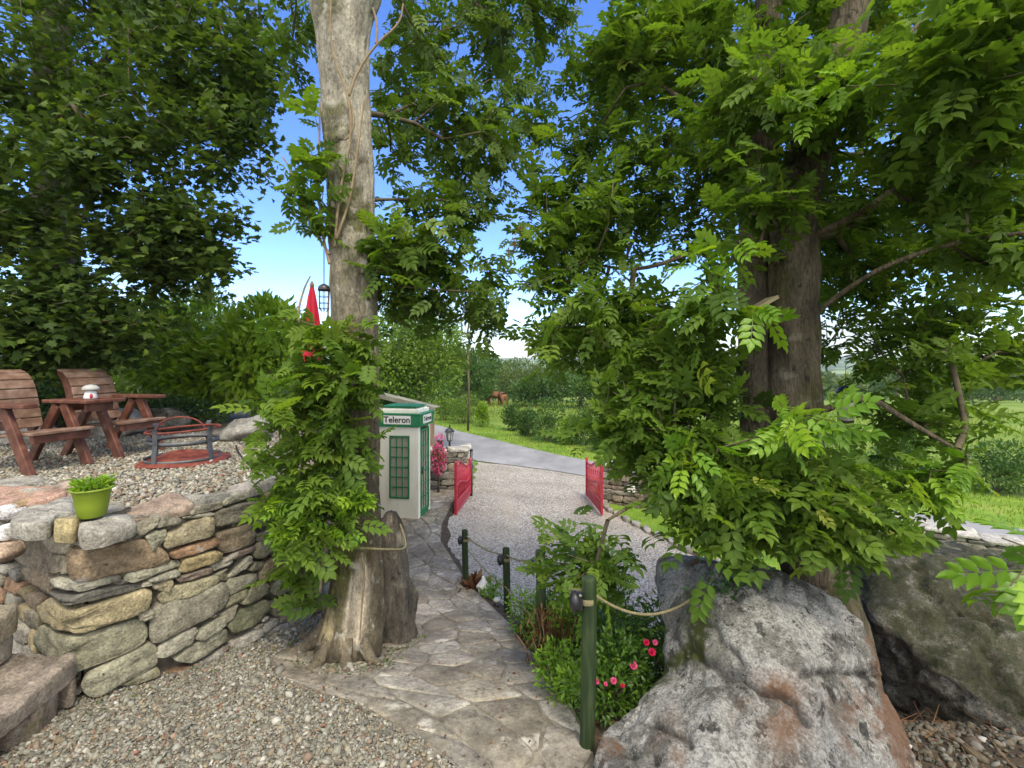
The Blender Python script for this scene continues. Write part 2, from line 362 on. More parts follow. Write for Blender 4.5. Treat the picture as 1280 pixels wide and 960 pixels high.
# bark
def barkmat(name, amp=.5, stretch=(3, 3, .7), sc=5, bmp=.9, dist=.02):
    return vcol(name, sc, amp, .95, bmp, sc*5, stretch, dist)
M['bark'] = vcol('pale ash bark', 6, .42, .95, 1., 24, (1.7, 1.7, .75), .03, spots=[(7, .58, .68, (.40, .375, .31)), (4, .60, .68, (.085, .07, .045)), (6, .64, .70, (.06, .065, .018))])
M['bark2'] = vcol('brown bark', 6, .5, .95, 1., 26, (2.4, 2.4, .55), .03, spots=[(6, .60, .70, (.21, .185, .14)), (11, .60, .70, (.03, .024, .016))])
M['twig'] = nmat('twig bark', [(.3, (.055, .045, .025)), (.7, (.14, .115, .065))], 14, .9, .4, 40)
M['paletwig'] = nmat('pale climbing stem', [(.3, (.17, .125, .07)), (.7, (.30, .23, .14))], 14, .9, .4, 40)
def bouldermat(name, base, pale, dark, rust, moss, pl=(.50, .62), dk=(.60, .66), rs=(.62, .72)):
    m, nt, bs = newmat(name)
    n1 = noise(nt, 2.6, 10, .72); r1 = ramp(nt, n1.outputs[0], [(.36, tuple(c*.45 for c in base)), (.64, tuple(c*1.5 for c in base))]); c = r1.outputs[0]
    n2 = noise(nt, 3.6, 11, .74); f = ramp(nt, n2.outputs[0], [(pl[0], (0, 0, 0)), (pl[1], (1, 1, 1))]); c = mixc(nt, f.outputs[0], c, pale)
    n3 = noise(nt, 9, 10, .72); f = ramp(nt, n3.outputs[0], [(dk[0], (0, 0, 0)), (dk[1], (.9, .9, .9))]); c = mixc(nt, f.outputs[0], c, dark)
    n6 = noise(nt, 42, 6, .7); f = ramp(nt, n6.outputs[0], [(.50, (0, 0, 0)), (.60, (.5, .5, .5))]); c = mixc(nt, f.outputs[0], c, tuple(x*.5 for x in base))
    tv = N(nt, 'ShaderNodeTexCoord'); vo = N(nt, 'ShaderNodeTexVoronoi'); vo.inputs['Scale'].default_value = 110; nt.links.new(tv.outputs['Object'], vo.inputs['Vector'])
    sv = N(nt, 'ShaderNodeSeparateColor'); nt.links.new(vo.outputs['Color'], sv.inputs[0]); gv = ramp(nt, sv.outputs[0], [(0, (.62, .62, .62)), (.5, (1, 1, 1)), (1, (1.3, 1.29, 1.27))]); c = mixc(nt, 1., c, gv.outputs[0], 'MULTIPLY')
    n4 = noise(nt, 1.7, 6, .6, stretch=(1.2, 1.2, .55)); f = ramp(nt, n4.outputs[0], [(rs[0], (0, 0, 0)), (rs[1], (.85, .85, .85))]); c = mixc(nt, f.outputs[0], c, rust)
    a = N(nt, 'ShaderNodeAttribute', attribute_name='Col'); sp = N(nt, 'ShaderNodeSeparateColor'); nt.links.new(a.outputs[0], sp.inputs[0])
    n5 = noise(nt, 16, 6, .6); n7 = noise(nt, 7, 9, .7); r7 = ramp(nt, n7.outputs[0], [(.40, (0, 0, 0)), (.56, (.9, .9, .9))]); m7 = N(nt, 'ShaderNodeMath', operation='MULTIPLY'); nt.links.new(sp.outputs[0], m7.inputs[0]); nt.links.new(r7.outputs[0], m7.inputs[1]); c = mixc(nt, m7.outputs[0], c, rust); m8 = N(nt, 'ShaderNodeMath', operation='MULTIPLY'); nt.links.new(sp.outputs[2], m8.inputs[0]); m8.inputs[1].default_value = .8; c = mixc(nt, m8.outputs[0], c, dark)
    mm = N(nt, 'ShaderNodeMath', operation='MULTIPLY'); nt.links.new(sp.outputs[1], mm.inputs[0])
    r5 = ramp(nt, n5.outputs[0], [(.35, (0, 0, 0)), (.5, (1, 1, 1))]); nt.links.new(r5.outputs[0], mm.inputs[1]); c = mixc(nt, mm.outputs[0], c, moss)
    nt.links.new(c, bs.inputs['Base Color']); bs.inputs['Roughness'].default_value = .92; bs.inputs['Specular IOR Level'].default_value = .25
    b1 = noise(nt, 6, 12, .75); bump(nt, bs, b1.outputs[0], 1., .07)
    b2 = noise(nt, 55, 8, .75); bump(nt, bs, b2.outputs[0], .9, .012)
    return m
M['boulder'] = bouldermat('lichened grey boulder', (.19, .182, .16), (.40, .39, .36), (.035, .034, .03), (.18, .092, .046), (.06, .07, .016), pl=(.45, .53), dk=(.56, .605), rs=(.57, .66))
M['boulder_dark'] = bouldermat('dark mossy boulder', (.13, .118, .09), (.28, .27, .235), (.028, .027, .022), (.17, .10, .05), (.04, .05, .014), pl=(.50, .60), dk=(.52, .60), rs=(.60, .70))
M['boulder_pale'] = bouldermat('pale garden rock', (.36, .34, .29), (.48, .46, .41), (.10, .095, .08), (.26, .20, .14), (.10, .12, .03), dk=(.68, .74))
# ------------------------------------------------------------------ terrain
XR = np.array([(0.50, 1.0), (0.49, 2.0), (0.47, 2.85), (0.38, 3.5), (0.20, 4.25), (-0.02, 5.2), (-0.22, 5.8), (-0.60, 6.6), (-0.95, 7.5), (-1.22, 8.2), (-1.33, 9.1), (-1.30, 10.1), (-1.28, 11.5)])
XL = np.array([(0.35, 1.0), (-.05, 2.3), (-.37, 2.75), (-.75, 3.05), (-1.12, 3.35), (-1.75, 3.65), (-2.0, 3.95), (-1.9, 4.4), (-1.5, 4.75), (-1.5, 5.2), (-1.7, 6.2), (-2.0, 7.7), (-2.3, 9.2), (-2.7, 9.9), (-2.7, 11.4)])
def xr(y): return np.interp(y, XR[:, 1], XR[:, 0])
def xl(y): return np.interp(y, XL[:, 1], XL[:, 0])
def zp(y): return np.interp(y, [2.9, 3.3, 3.75, 4.6, 5.8, 6.6], [0, -.07, -.20, -.42, -.69, -.77])
DZ = -1.30
def h(x, y):
    x = np.asarray(x, float); y = np.asarray(y, float)
    z = zp(y)
    z = z*(1-.45*sstep(-1.1, -2.3, x)*(y < 5.5)*1.0)
    t = x-xr(y)
    wdt = np.interp(y, [2, 5.8, 6.8, 11], [1.4, 1.2, .16, .14])
    S = sstep(0.02, 1, t/wdt)*sstep(2.7, 5.6, y)
    k = sstep(5.8, 6.8, y); edge = -.85-.025*np.clip(y-7, 0, 4); far_ = edge+(DZ-edge)*sstep(0., 2.2, t)
    lowz = DZ*(1-k)+far_*k
    z = z*(1-S)+lowz*S
    b = sstep(11.4, 13.2, y); z = z*(1-b)+DZ*b
    r = np.hypot(x, y)
    z = z-5.5*sstep(32, 120, y)
    z = z+(17+9*vnoise(np.stack([x, y, 0*x], -1), 1/420., 5)+5*vnoise(np.stack([x, y, 0*x], -1), 1/150., 8))*sstep(300, 1500, r)
    z = z+sstep(14, 30, r)*.10*vnoise(np.stack([x, y, 0*x], -1), .35, 3)*(y > 14)
    return z
def axis(lo, hi, step, far, g):
    a = list(np.arange(lo, hi+1e-6, step)); s = step
    while a[-1] < far: s *= g; a.append(a[-1]+s)
    s = step
    while a[0] > -far: s *= g; a.insert(0, a[0]-s)
    return np.array(a)
gx = axis(-7, 9, .1, 3200, 1.12); gy = axis(.5, 13.5, .1, 3200, 1.10); gy = gy[gy > -60]
X, Y = np.meshgrid(gx, gy); Z = h(X, Y)
nx, ny = len(gx), len(gy)
I = np.arange(nx*ny).reshape(ny, nx)
quads = np.stack([I[:-1, :-1], I[:-1, 1:], I[1:, 1:], I[1:, :-1]], -1).reshape(-1, 4)
V = np.stack([X, Y, Z], -1).reshape(-1, 3)
# base earth near, hillsides far: two sheets of the same terrain
cy = V[quads].mean(1); rr = np.hypot(cy[:, 0], cy[:, 1])
near = rr < 13.2
def sub(q):
    u, inv = np.unique(q, return_inverse=True); return V[u], inv.reshape(q.shape)
v_, q_ = sub(quads[near]); mesh_obj('ground', v_, q_, M['soil'], kind='structure')
midf = (~near) & (rr < 330)
v_, q_ = sub(quads[midf]); mesh_obj('field', v_, q_, M['field'], kind='structure')
m, nt, bs = newmat('far farmland')
n = N(nt, 'ShaderNodeTexVoronoi', feature='F1'); n.inputs['Scale'].default_value = .011
t = N(nt, 'ShaderNodeTexCoord'); nd = noise(nt, .02, 3); mxv = N(nt, 'ShaderNodeVectorMath', operation='MULTIPLY_ADD')
nt.links.new(nd.outputs[1], mxv.inputs[0]); mxv.inputs[1].default_value = (60, 60, 0); nt.links.new(t.outputs['Object'], mxv.inputs[2]); nt.links.new(mxv.outputs[0], n.inputs['Vector'])
sp = N(nt, 'ShaderNodeSeparateColor'); nt.links.new(n.outputs['Color'], sp.inputs[0])
r = ramp(nt, sp.outputs[0], [(0, (.05, .10, .03)), (.3, (.16, .24, .06)), (.55, (.24, .29, .10)), (.8, (.12, .19, .05))])
r.color_ramp.interpolation = 'CONSTANT'
n2 = noise(nt, .03, 6, .65); f = ramp(nt, n2.outputs[0], [(.48, (0, 0, 0)), (.55, (1, 1, 1))])
c = mixc(nt, f.outputs[0], r.outputs[0], (.03, .06, .025)); nt.links.new(c, bs.inputs['Base Color']); bs.inputs['Roughness'].default_value = 1
v_, q_ = sub(quads[rr >= 330]); mesh_obj('hills', v_, q_, m, kind='structure')

def dens(poly, step):
    out = []
    for i in range(len(poly)):
        a = np.array(poly[i], float); b = np.array(poly[(i+1) % len(poly)], float)
        k = max(1, int(np.ceil(np.linalg.norm(b-a)/step)))
        for j in range(k): out.append(a+(b-a)*j/k)
    return np.array(out)
def inside(poly, pts):
    poly = np.asarray(poly); x, y = pts[:, 0], pts[:, 1]; c = np.zeros(len(pts), bool)
    j = len(poly)-1
    for i in range(len(poly)):
        xi, yi = poly[i]; xj, yj = poly[j]
        c ^= ((yi > y) != (yj > y)) & (x < (xj-xi)*(y-yi)/(yj-yi+1e-12)+xi); j = i
    return c
def sheet(name, poly, off, mat, step=.15, zf=h, wob=0, skirt=0, **props):
    B = dens(poly, step)
    if wob: 
        B = B+np.stack([vnoise(np.c_[B, 0*B[:, :1]], 2.5, 31), vnoise(np.c_[B, 0*B[:, :1]], 2.5, 47)], 1)*wob
    lo, hi = B.min(0), B.max(0)
    g = np.stack(np.meshgrid(np.arange(lo[0], hi[0], step), np.arange(lo[1], hi[1], step)), -1).reshape(-1, 2)
    g = g+rng.uniform(-.2, .2, g.shape)*step
    g = g[inside(B, g)]
    d = np.min(np.linalg.norm(g[:, None]-B[None, ::1], axis=2), 1) if len(g)*len(B) < 6e6 else np.ones(len(g))
    g = g[d > step*.45]
    pts = np.concatenate([B, g]); n = len(B)
    vs, es, fs, *_ = delaunay_2d_cdt([Vector(p) for p in pts], [(i, (i+1) % n) for i in range(n)], [], 1, 1e-5)
    vs = np.array([tuple(v) for v in vs]); z = zf(vs[:, 0], vs[:, 1])+off
    V3 = np.c_[vs, z]
    fs = [tuple(f) if True else f for f in fs]
    # face up
    out = []
    for f in fs:
        a, b, c = V3[f[0]], V3[f[1]], V3[f[2]]
        out.append(f if np.cross(b-a, c-a)[2] > 0 else f[::-1])
    if skirt:
        Bz = np.c_[B, zf(B[:, 0], B[:, 1])+off]; Bl = Bz.copy(); Bl[:, 2] -= skirt
        k = len(V3); V3 = np.concatenate([V3, Bz, Bl])
        out += [(k+i, k+(i+1) % n, k+n+(i+1) % n, k+n+i) for i in range(n)]
    return mesh_obj(name, V3, out, mat, **props), B

# left yard gravel
yard = [(-4.2, 1.2), (.3, 1.2)]+[(xl(y)+.12, y) for y in (1.6, 2.3, 2.75, 3.05, 3.35, 3.65, 3.95)]+[(-1.9, 4.3), (-2.1, 4.9), (-2.5, 4.2), (-3.0, 3.4), (-4.2, 3.4)]
sheet('gravel_yard', yard, .008, M['gravel'], .14, kind='structure')
drive = [(4.6, 3.6), (4.9, 5.5), (4.3, 7.0), (3.45, 8.7), (2.75, 10.2), (2.25, 11.5), (2.15, 12.6), (2.5, 14.0), (2.6, 15.2), (1.3, 16.0), (-1.25, 17.2), (-1.15, 14), (-1.0, 12.5), (-1.1, 11.6)]+[(xr(y)+.10, y) for y in (11, 10.1, 9.1, 8.2, 7.5, 7.0, 6.6, 6.2)]+[(.5, 6.0), (1.1, 5.4), (1.6, 4.6), (2.5, 4.0)]
sheet('gravel_driveway', drive, .012, M['drive'], .2, wob=.08, kind='structure')
RU = [(-14, 41), (-6.5, 30.6), (-2.8, 25), (1.9, 18.3), (5.5, 14.6), (10, 10.9), (16, 6.4), (24, 1)]
RL = [(22, -2), (14.5, 4.8), (9.3, 9.0), (8.3, 9.95), (4.6, 13.2), (1.3, 15.8), (-1.25, 17.3), (-4.6, 22.8), (-8.5, 29), (-16.5, 40)]
sheet('road', RU+RL, .03, M['road'], .5, kind='structure')
VG = [(26, 4), (18, 9.2), (12.6, 13.2), (8, 17), (5.2, 19.2), (2.6, 21.8), (0, 26), (-4.9, 32), (-12, 43)]
sheet('grass_verge', RU+VG, .02, M['lawn'], .4, wob=.1, kind='structure')
lawn = [(4.95, 4.6), (5.05, 5.6), (4.45, 7.05), (3.6, 8.75), (2.9, 10.2), (2.4, 11.5), (2.3, 12.6), (8.3, 8.75), (11, 6.6), (11, 4.6)]
sheet('lawn', lawn, .02, M['lawn'], .3, kind='structure')
vleft = [(-1.5, 17.4), (-4.8, 22.6), (-8.6, 28.6), (-16.8, 39), (-30, 30), (-12, 14), (-3.5, 12.6), (-1.6, 13)]
sheet('grass_bank', vleft, .02, M['lawn'], .6, kind='structure')

# ------------------------------------------------------------------ stones
def stone_mesh(mb, poly2, mapf, col, bulge=.035, back=.14, n=30, rough=.010, seed=0, inset=.03, tl_=.10):
    """poly2: (m,2) outline on a surface; mapf(uv, off) -> xyz"""
    p = np.asarray(poly2, float)
    for ck in (.10, .20):
        q = np.roll(p, -1, 0); p = np.stack([p*(1-ck)+q*ck, p*ck+q*(1-ck)], 1).reshape(-1, 2)
    L = np.r_[0, np.cumsum(np.linalg.norm(np.roll(p, -1, 0)-p, axis=1))]; pc = np.r_[p, p[:1]]
    s = np.linspace(0, L[-1], n, endpoint=False)
    p = np.stack([np.interp(s, L, pc[:, k]) for k in (0, 1)], 1)
    A = .5*np.sum(p[:, 0]*np.roll(p[:, 1], -1)-p[:, 1]*np.roll(p[:, 0], -1))
    if A < 0: p = p[::-1]
    c = p.mean(0); r = np.linalg.norm(p-c, axis=1)[:, None]; mn = r.min()
    p = p+(p-c)/r*(vnoise(np.c_[p*9, np.full(n, seed*3.7)], 2., seed)[:, None])*.006
    p = c+(p-c)*(1+.004/r); rings = []; ins = min(inset, mn*.40)
    tilt = np.random.default_rng(seed+991).normal(0, tl_, 2)
    for off, inx in ((-back, ins*.3), (-.015, 0.), (.25*bulge, ins*.06), (.75*bulge, ins*.25), (.95*bulge, ins*.7)):
        rings.append((c+(p-c)*(1-inx/r), off))
    for k in (.66, .36):
        rings.append((c+(p-c)*(1-ins/r)*k, bulge))
    Vs = []
    for i, (q, off) in enumerate(rings):
        nz = fbm(np.c_[q, np.full(n, seed*1.3)], 7, 4, seed)*rough*(1 if i > 1 else 0)
        tl = ((q-c)@tilt)*(1 if i > 2 else 0)
        nz = nz+fbm(np.c_[q[:, :1]*1.5, q[:, 1:]*9, np.full((n, 1), seed*.7)], 3, 3, seed+5)*rough*.7*(1 if i > 2 else 0)
        Vs.append(mapf(q, off+nz+tl))
    Vs.append(mapf(c[None], np.array([bulge])))
    Vv = np.concatenate(Vs); k = len(rings)
    Fs = [(i*n+j, i*n+(j+1) % n, (i+1)*n+(j+1) % n, (i+1)*n+j) for i in range(k-1) for j in range(n)]
    Fs += [((k-1)*n+j, (k-1)*n+(j+1) % n, k*n) for j in range(n)]
    mb.add(Vv, Fs, col)

STONE_COLS = [(.235, .205, .145), (.27, .25, .20), (.19, .17, .125), (.30, .245, .14), (.25, .16, .10), (.205, .195, .165), (.29, .27, .225), (.17, .135, .10)]
def rcol(i=None, v=.12):
    c = np.array(STONE_COLS[rng.integers(len(STONE_COLS))] if i is None else i, float)
    return c*(1+rng.uniform(-v, v))

# --- retaining wall of the terrace: surface parameter s along the foot, z upwards
WB = np.array([(-5.2, 4.55), (-3.75, 3.75), (-3.30, 3.42), (-3.08, 3.28), (-2.96, 3.30), (-2.62, 3.58), (-2.36, 4.08), (-2.08, 4.76), (-1.98, 5.4), (-2.02, 6.4), (-2.25, 7.6), (-2.6, 8.8)])
def smooth_line(Pn, it=2):
    p = Pn
    for _ in range(it):
        q = np.empty((2*(len(p)-1), p.shape[1])); q[0::2] = p[:-1]*.75+p[1:]*.25; q[1::2] = p[:-1]*.25+p[1:]*.75
        p = np.r_[Pn[:1], q, Pn[-1:]]
    return p
WS = smooth_line(WB); WL = np.r_[0, np.cumsum(np.linalg.norm(np.diff(WS, axis=0), axis=1))]
TZ = 1.12
def wsurf(uv, off=0.):
    s, z = uv[:, 0], uv[:, 1]; e = .03
    p = np.stack([np.interp(s, WL, WS[:, k]) for k in (0, 1)], 1)
    a = np.stack([np.interp(s-e, WL, WS[:, k]) for k in (0, 1)], 1); b = np.stack([np.interp(s+e, WL, WS[:, k]) for k in (0, 1)], 1)
    t = b-a; t /= np.linalg.norm(t, axis=1)[:, None]+1e-9
    nrm = np.stack([t[:, 1], -t[:, 0]], 1)             # outward: to the right of travel
    o = np.asarray(off)-.12*np.clip(z, -.5, 1.3)       # battered face
    return np.c_[p+nrm*np.reshape(o, (-1, 1)), z]
gs = np.linspace(0, WL[-1], 700); gz = np.linspace(-.8, 1.2, 260)
GS, GZ = np.meshgrid(gs, gz); G3 = wsurf(np.c_[GS.ravel(), GZ.ravel()], .02)
GPX = 640+F*G3[:, 0]/G3[:, 1]; GPY = HY+F*(CAMZ-G3[:, 2])/G3[:, 1]
tdir = np.gradient(GPX.reshape(GS.shape), axis=1).ravel()
def px2wall(pts, smax=None):
    out = []
    for x, y in pts:
        d = (GPX-x)**2+(GPY-y)**2+np.where(tdir < 0, 900, 0)
        k = int(np.argmin(d)); out.append((GS.ravel()[k], GZ.ravel()[k]))
    return np.array(out)
C1 = lambda L: [(x/6, 600+y/6) for x, y in L]
C2 = lambda L: [(x/4.8, 720+y/4.8) for x, y in L]
C3 = lambda L: [(180+x/4.3636, 600+y/4.3636) for x, y in L]
dk, br, tn, rd, ye, gy_, pu, ol, lg, cg = (.16, .145, .115), (.20, .15, .10), (.30, .255, .165), (.30, .16, .09), (.36, .28, .13), (.225, .21, .17), (.20, .145, .12), (.19, .18, .115), (.31, .30, .255), (.255, .25, .195)
TR = [
 (C3, [(380,190),(430,158),(600,108),(606,200),(400,260),(376,240)], dk), (C3, [(392,292),(580,232),(606,260),(602,345),(440,404),(410,372)], br),
 (C3, [(113,310),(130,285),(340,195),(374,205),(372,302),(118,380)], tn), (C3, [(148,392),(400,308),(420,355),(153,437)], rd),
 (C3, [(213,432),(395,383),(427,400),(422,432),(230,507),(203,502)], ye), (C3, [(368,470),(470,416),(487,450),(383,504)], lg),
 (C3, [(168,537),(365,472),(380,507),(198,564)], pu), (C3, [(76,642),(120,600),(400,513),(407,562),(250,642),(96,674)], (.33,.30,.19)),
 (C3, [(38,722),(60,695),(442,553),(454,600),(442,692),(60,902),(38,880)], gy_), (C3, [(8,300),(120,268),(124,320),(62,392),(38,387)], cg),
 (C3, [(458,532),(582,403),(590,450),(478,540)], lg), (C3, [(453,572),(470,545),(612,503),(620,557),(470,632),(453,622)], cg),
 (C3, [(526,682),(580,600),(662,558),(692,580),(687,622),(600,672)], ol), (C3, [(466,802),(500,730),(672,648),(702,692),(622,792),(500,842)], (.155,.16,.095)),
 (C3, [(276,872),(300,820),(452,733),(460,792),(330,882)], cg), (C3, [(66,945),(90,905),(282,798),(302,822),(270,882),(110,972),(72,972)], lg),
 (C3, [(160,985),(260,905),(462,808),(464,872),(440,892),(260,1000)], cg), (C3, [(598,402),(610,350),(772,268),(780,322),(640,432),(603,427)], ol),
 (C3, [(628,522),(660,450),(742,408),(754,482),(742,542),(638,558)], br), (C3, [(568,492),(600,450),(662,443),(657,482),(590,502)], ol),
 (C3, [(468,422),(500,390),(602,358),(602,387),(500,432)], pu), (C3, [(608,332),(620,300),(740,258),(772,263),(640,335)], dk),
 (C3, [(688,602),(758,522),(758,420),(862,388),(882,480),(872,522),(800,602),(720,632)], (.22,.235,.17)), (C3, [(448,642),(567,593),(562,642),(443,707)], ol),
 (C3, [(-50,500),(200,438),(207,472),(20,532),(-40,535)], cg), (C3, [(18,547),(190,488),(202,517),(58,557)], lg),
 (C3, [(48,572),(150,538),(167,560),(140,612),(58,602)], tn), (C3, [(413,732),(512,678),(502,742),(460,782)], gy_), (C3, [(400,522),(467,478),(462,547),(408,560)], ol),
 (C3, [(588,232),(600,205),(682,188),(692,242),(608,264)], dk), (C3, [(205,205),(370,175),(380,188),(240,215)], lg), (C3, [(250,180),(300,140),(436,118),(440,150),(260,195)], gy_),
 (C3, [(-10,565),(35,555),(45,575),(-10,585)], lg), (C3, [(-20,715),(40,705),(48,735),(-20,770)], gy_), (C3, [(700,380),(755,370),(760,400),(700,415)], dk),
 (C3, [(60,255),(100,190),(200,205),(200,235),(75,262)], gy_), (C3, [(430,120),(450,100),(570,68),(585,95),(440,140)], cg),
 (C2, [(233,170),(300,130),(370,185),(520,190),(882,68),(917,95),(912,172),(860,217),(520,332),(420,332),(300,282),(233,262)], (.34,.28,.16)),
 (C2, [(243,332),(270,280),(480,362),(840,263),(892,290),(887,392),(820,442),(480,577),(238,402)], (.24,.235,.17)),
 (C2, [(483,632),(520,590),(902,403),(937,430),(942,532),(700,662),(580,714),(508,692)], (.27,.265,.20)),
 (C2, [(328,80),(560,90),(912,33),(907,67),(560,152),(398,154),(328,117)], (.125,.12,.115)),
 (C2, [(835,255),(915,205),(918,250),(860,275)], gy_), (C2, [(700,672),(950,545),(955,600),(820,650)], ol),
 (C1, [(443,720),(560,740),(900,718),(927,745),(660,832),(560,827),(448,782)], lg), (C1, [(932,745),(960,700),(1240,640),(1250,680),(1000,770)], cg),
 (C1, [(533,550),(545,490),(630,530),(900,480),(1080,438),(1260,540),(1290,620),(900,702),(650,762),(560,742),(533,640)], (.24,.165,.105)),
 (C1, [(533,380),(600,330),(980,328),(1002,402),(700,492),(600,502),(538,460)], (.27,.245,.185)),
 (C1, [(348,320),(400,330),(530,362),(533,542),(480,557),(358,470)], (.28,.25,.20)), (C1, [(123,480),(150,380),(342,370),(360,480),(355,717),(210,652),(128,570)], (.25,.215,.18)),
 (C1, [(360,690),(382,562),(530,560),(533,702)], (.29,.25,.19)), (C1, [(128,682),(200,650),(442,760),(400,852),(350,852),(148,742)], (.23,.175,.13)),
 (C1, [(1000,332),(1190,250),(1197,322),(1060,412),(1008,392)], gy_), (C1, [(1085,420),(1190,370),(1210,450),(1150,540)], cg), (C1, [(-20,470),(40,480),(60,570),(10,620),(-20,620)], cg),
]
wall = thing('retaining_wall', (-2.7, 3.6, 0), 'curved dry stone retaining wall of mixed brown and grey stones holding up the gravel terrace', 'wall')
mbw = MB(); occ = np.zeros(GS.shape, bool)
for i, (cf, pts, colr) in enumerate(TR):
    q = px2wall(cf(pts))
    if np.ptp(q[:, 0]) < .01 or np.ptp(q[:, 1]) < .01: continue
    stone_mesh(mbw, q, wsurf, rcol((np.array(colr)*.68+np.mean(colr)*.32*np.array([1.1, 1.03, .84]))*np.array([1.0, .985, .90]), .06), bulge=rng.uniform(.020, .042), n=44, rough=.016, seed=i, inset=.018, tl_=.08)
    occ |= inside(q, np.c_[GS.ravel(), GZ.ravel()]).reshape(GS.shape)
# remaining faces: coursed stones where nothing was laid yet
z = -.75; row = 0
while z < TZ-.06:
    hh = rng.uniform(.07, .16); s = rng.uniform(0, .2)
    while s < WL[-1]:
        ww = rng.uniform(.12, .38)
        ii = (GS > s) & (GS < s+ww) & (GZ > z) & (GZ < z+hh)
        if ii.any() and occ[ii].mean() < .12:
            g = .008
            q = np.array([(s+g, z+g), (s+ww-g, z+g+rng.uniform(-.01, .01)), (s+ww-g, z+hh-g), (s+g, z+hh-g+rng.uniform(-.01, .01))])+rng.normal(0, .006, (4, 2))
            stone_mesh(mbw, q, wsurf, rcol(), bulge=.03, n=20, seed=100+row, inset=.02)
        s += ww; row += 1
    z += hh
# small packing stones in leftover gaps
for k in range(500):
    s, z = rng.uniform(2.0, 5.6), rng.uniform(-.3, TZ-.05); a, b = rng.uniform(.02, .05), rng.uniform(.012, .025)
    ii = (np.abs(GS-s) < a) & (np.abs(GZ-z) < b)
    if ii.any() and not occ[ii].any():
        th = np.linspace(0, 6.28, 7)[:-1]; q = np.c_[s+a*np.cos(th), z+b*np.sin(th)]
        stone_mesh(mbw, q, wsurf, rcol(), bulge=.012, back=.08, n=12, seed=k, inset=.01); occ |= ii
mbw.build('stonework', M['stone'], wall, off=wall.location)
mbc = MB(); ns = 120; uvs = np.linspace(0, WL[-1], ns)
Vb = np.concatenate([wsurf(np.c_[uvs, np.full(ns, -.8)], -.05), wsurf(np.c_[uvs, np.full(ns, TZ-.03)], -.05)])
mbc.add(Vb, [(i, i+1, ns+i+1, ns+i) for i in range(ns-1)]); mbc.build('earth_core', M['mortar'], wall, off=wall.location)
# coping slabs along the top, and the traced flat stones at the corner
mbp = MB()
def coping(uv, off):      # uv = (s, inward distance)
    p = wsurf(np.c_[uv[:, 0], np.full(len(uv), TZ)], -uv[:, 1])
    p[:, 2] = TZ+np.asarray(off); return p
s = .2; k = 0
while s < WL[-1]-.3:
    ww = rng.uniform(.3, .62)
    if True:
        q = np.array([(s+.008, -.03), (s+ww-.008, -.03), (s+ww-.01, .30+rng.uniform(-.04, .05)), (s+.01, .30+rng.uniform(-.04, .05))])+rng.normal(0, .012, (4, 2))
        stone_mesh(mbp, q[::-1], coping, rcol([(.30, .28, .235), (.27, .25, .21), (.33, .25, .19), (.26, .25, .215)][k % 4]), bulge=.035, back=.05, n=32, rough=.012, seed=300+k, inset=.03)
    s += ww; k += 1
mbp.build('coping_stones', M['stone'], wall, off=wall.location)
mbl = MB()
for i, (pts, zz, colr) in enumerate([([(-30, 611), (85, 611), (86, 618), (38, 628), (-30, 632)], 1.15, (.36, .23, .17)), ([(12, 648), (32, 634), (88, 619), (94, 640), (72, 643), (62, 655), (33, 657), (14, 653)], 1.165, (.31, .295, .25)),
                                     ([(66, 658), (74, 640), (98, 638), (104, 652), (92, 660)], 1.16, (.34, .28, .15)), ([(96, 660), (110, 646), (160, 640), (172, 650), (130, 664), (104, 668)], 1.165, (.30, .28, .235))]):
    q = np.array([PZ(x, y, zz)[:2] for x, y in pts])
    stone_mesh(mbl, q, (lambda zz: (lambda uv, off: np.c_[uv, zz+np.asarray(off)*np.ones(len(uv))-.04]))(zz), colr, bulge=.045, back=.07, n=40, rough=.012, seed=500+i)
for (x, y, zz, s_, colr) in [(8, 640, 1.10, .09, (.62, .60, .58)), (12, 664, .98, .10, (.60, .58, .57)), (2, 690, .86, .12, (.40, .30, .22)), (22, 632, 1.13, .05, (.42, .30, .16)), (-8, 672, .9, .1, (.3, .28, .25))]:
    c = PZ(x, y, zz); th = np.linspace(0, 6.28, 7)[:-1]
    q = np.c_[c[0]+s_*np.cos(th)*rng.uniform(.8, 1.1, 6), c[2]+s_*.7*np.sin(th)*rng.uniform(.8, 1.1, 6)]
    stone_mesh(mbl, q, (lambda yy: (lambda uv, off: np.c_[uv[:, :1], yy-np.asarray(off)*np.ones(len(uv)), uv[:, 1:]]))(c[1]), colr, bulge=.07, back=.1, n=24, rough=.02, seed=600+int(x))
mbl.build('loose_top_stones', M['stone'], wall, off=wall.location)

# --- stone steps at the far left, climbing away from the yard
steps = thing('stone_steps', (-3.4, 3.0, 0), 'rough stone slab steps climbing to the terrace at the left end of the retaining wall', 'steps')
E0, E1 = PZ(-60, 1000, 0.02)[:2], PZ(104, 870, 0.02)[:2]; ed = (E1-E0)/np.linalg.norm(E1-E0); en = np.array([-ed[1], ed[0]])
def blockat(mb, a, b, d0, d1, z0, z1, colr, seed, n=44):
    q = np.array([(a, d0), ((a+b)/2, d0-.015), (b, d0+.02), (b-.01, d1), (a, d1)])+np.random.default_rng(seed).normal(0, .012, (5, 2))
    def mf(uv, off):
        xy = E0+uv[:, :1]*ed+uv[:, 1:]*en
        return np.c_[xy, z1-.03+np.asarray(off)*np.ones(len(uv))]
    stone_mesh(mb, q, mf, colr, bulge=.035, back=z1-z0-.03, n=64, rough=.026, seed=seed, inset=.028, tl_=.05)
LEN = np.linalg.norm(E1-E0)
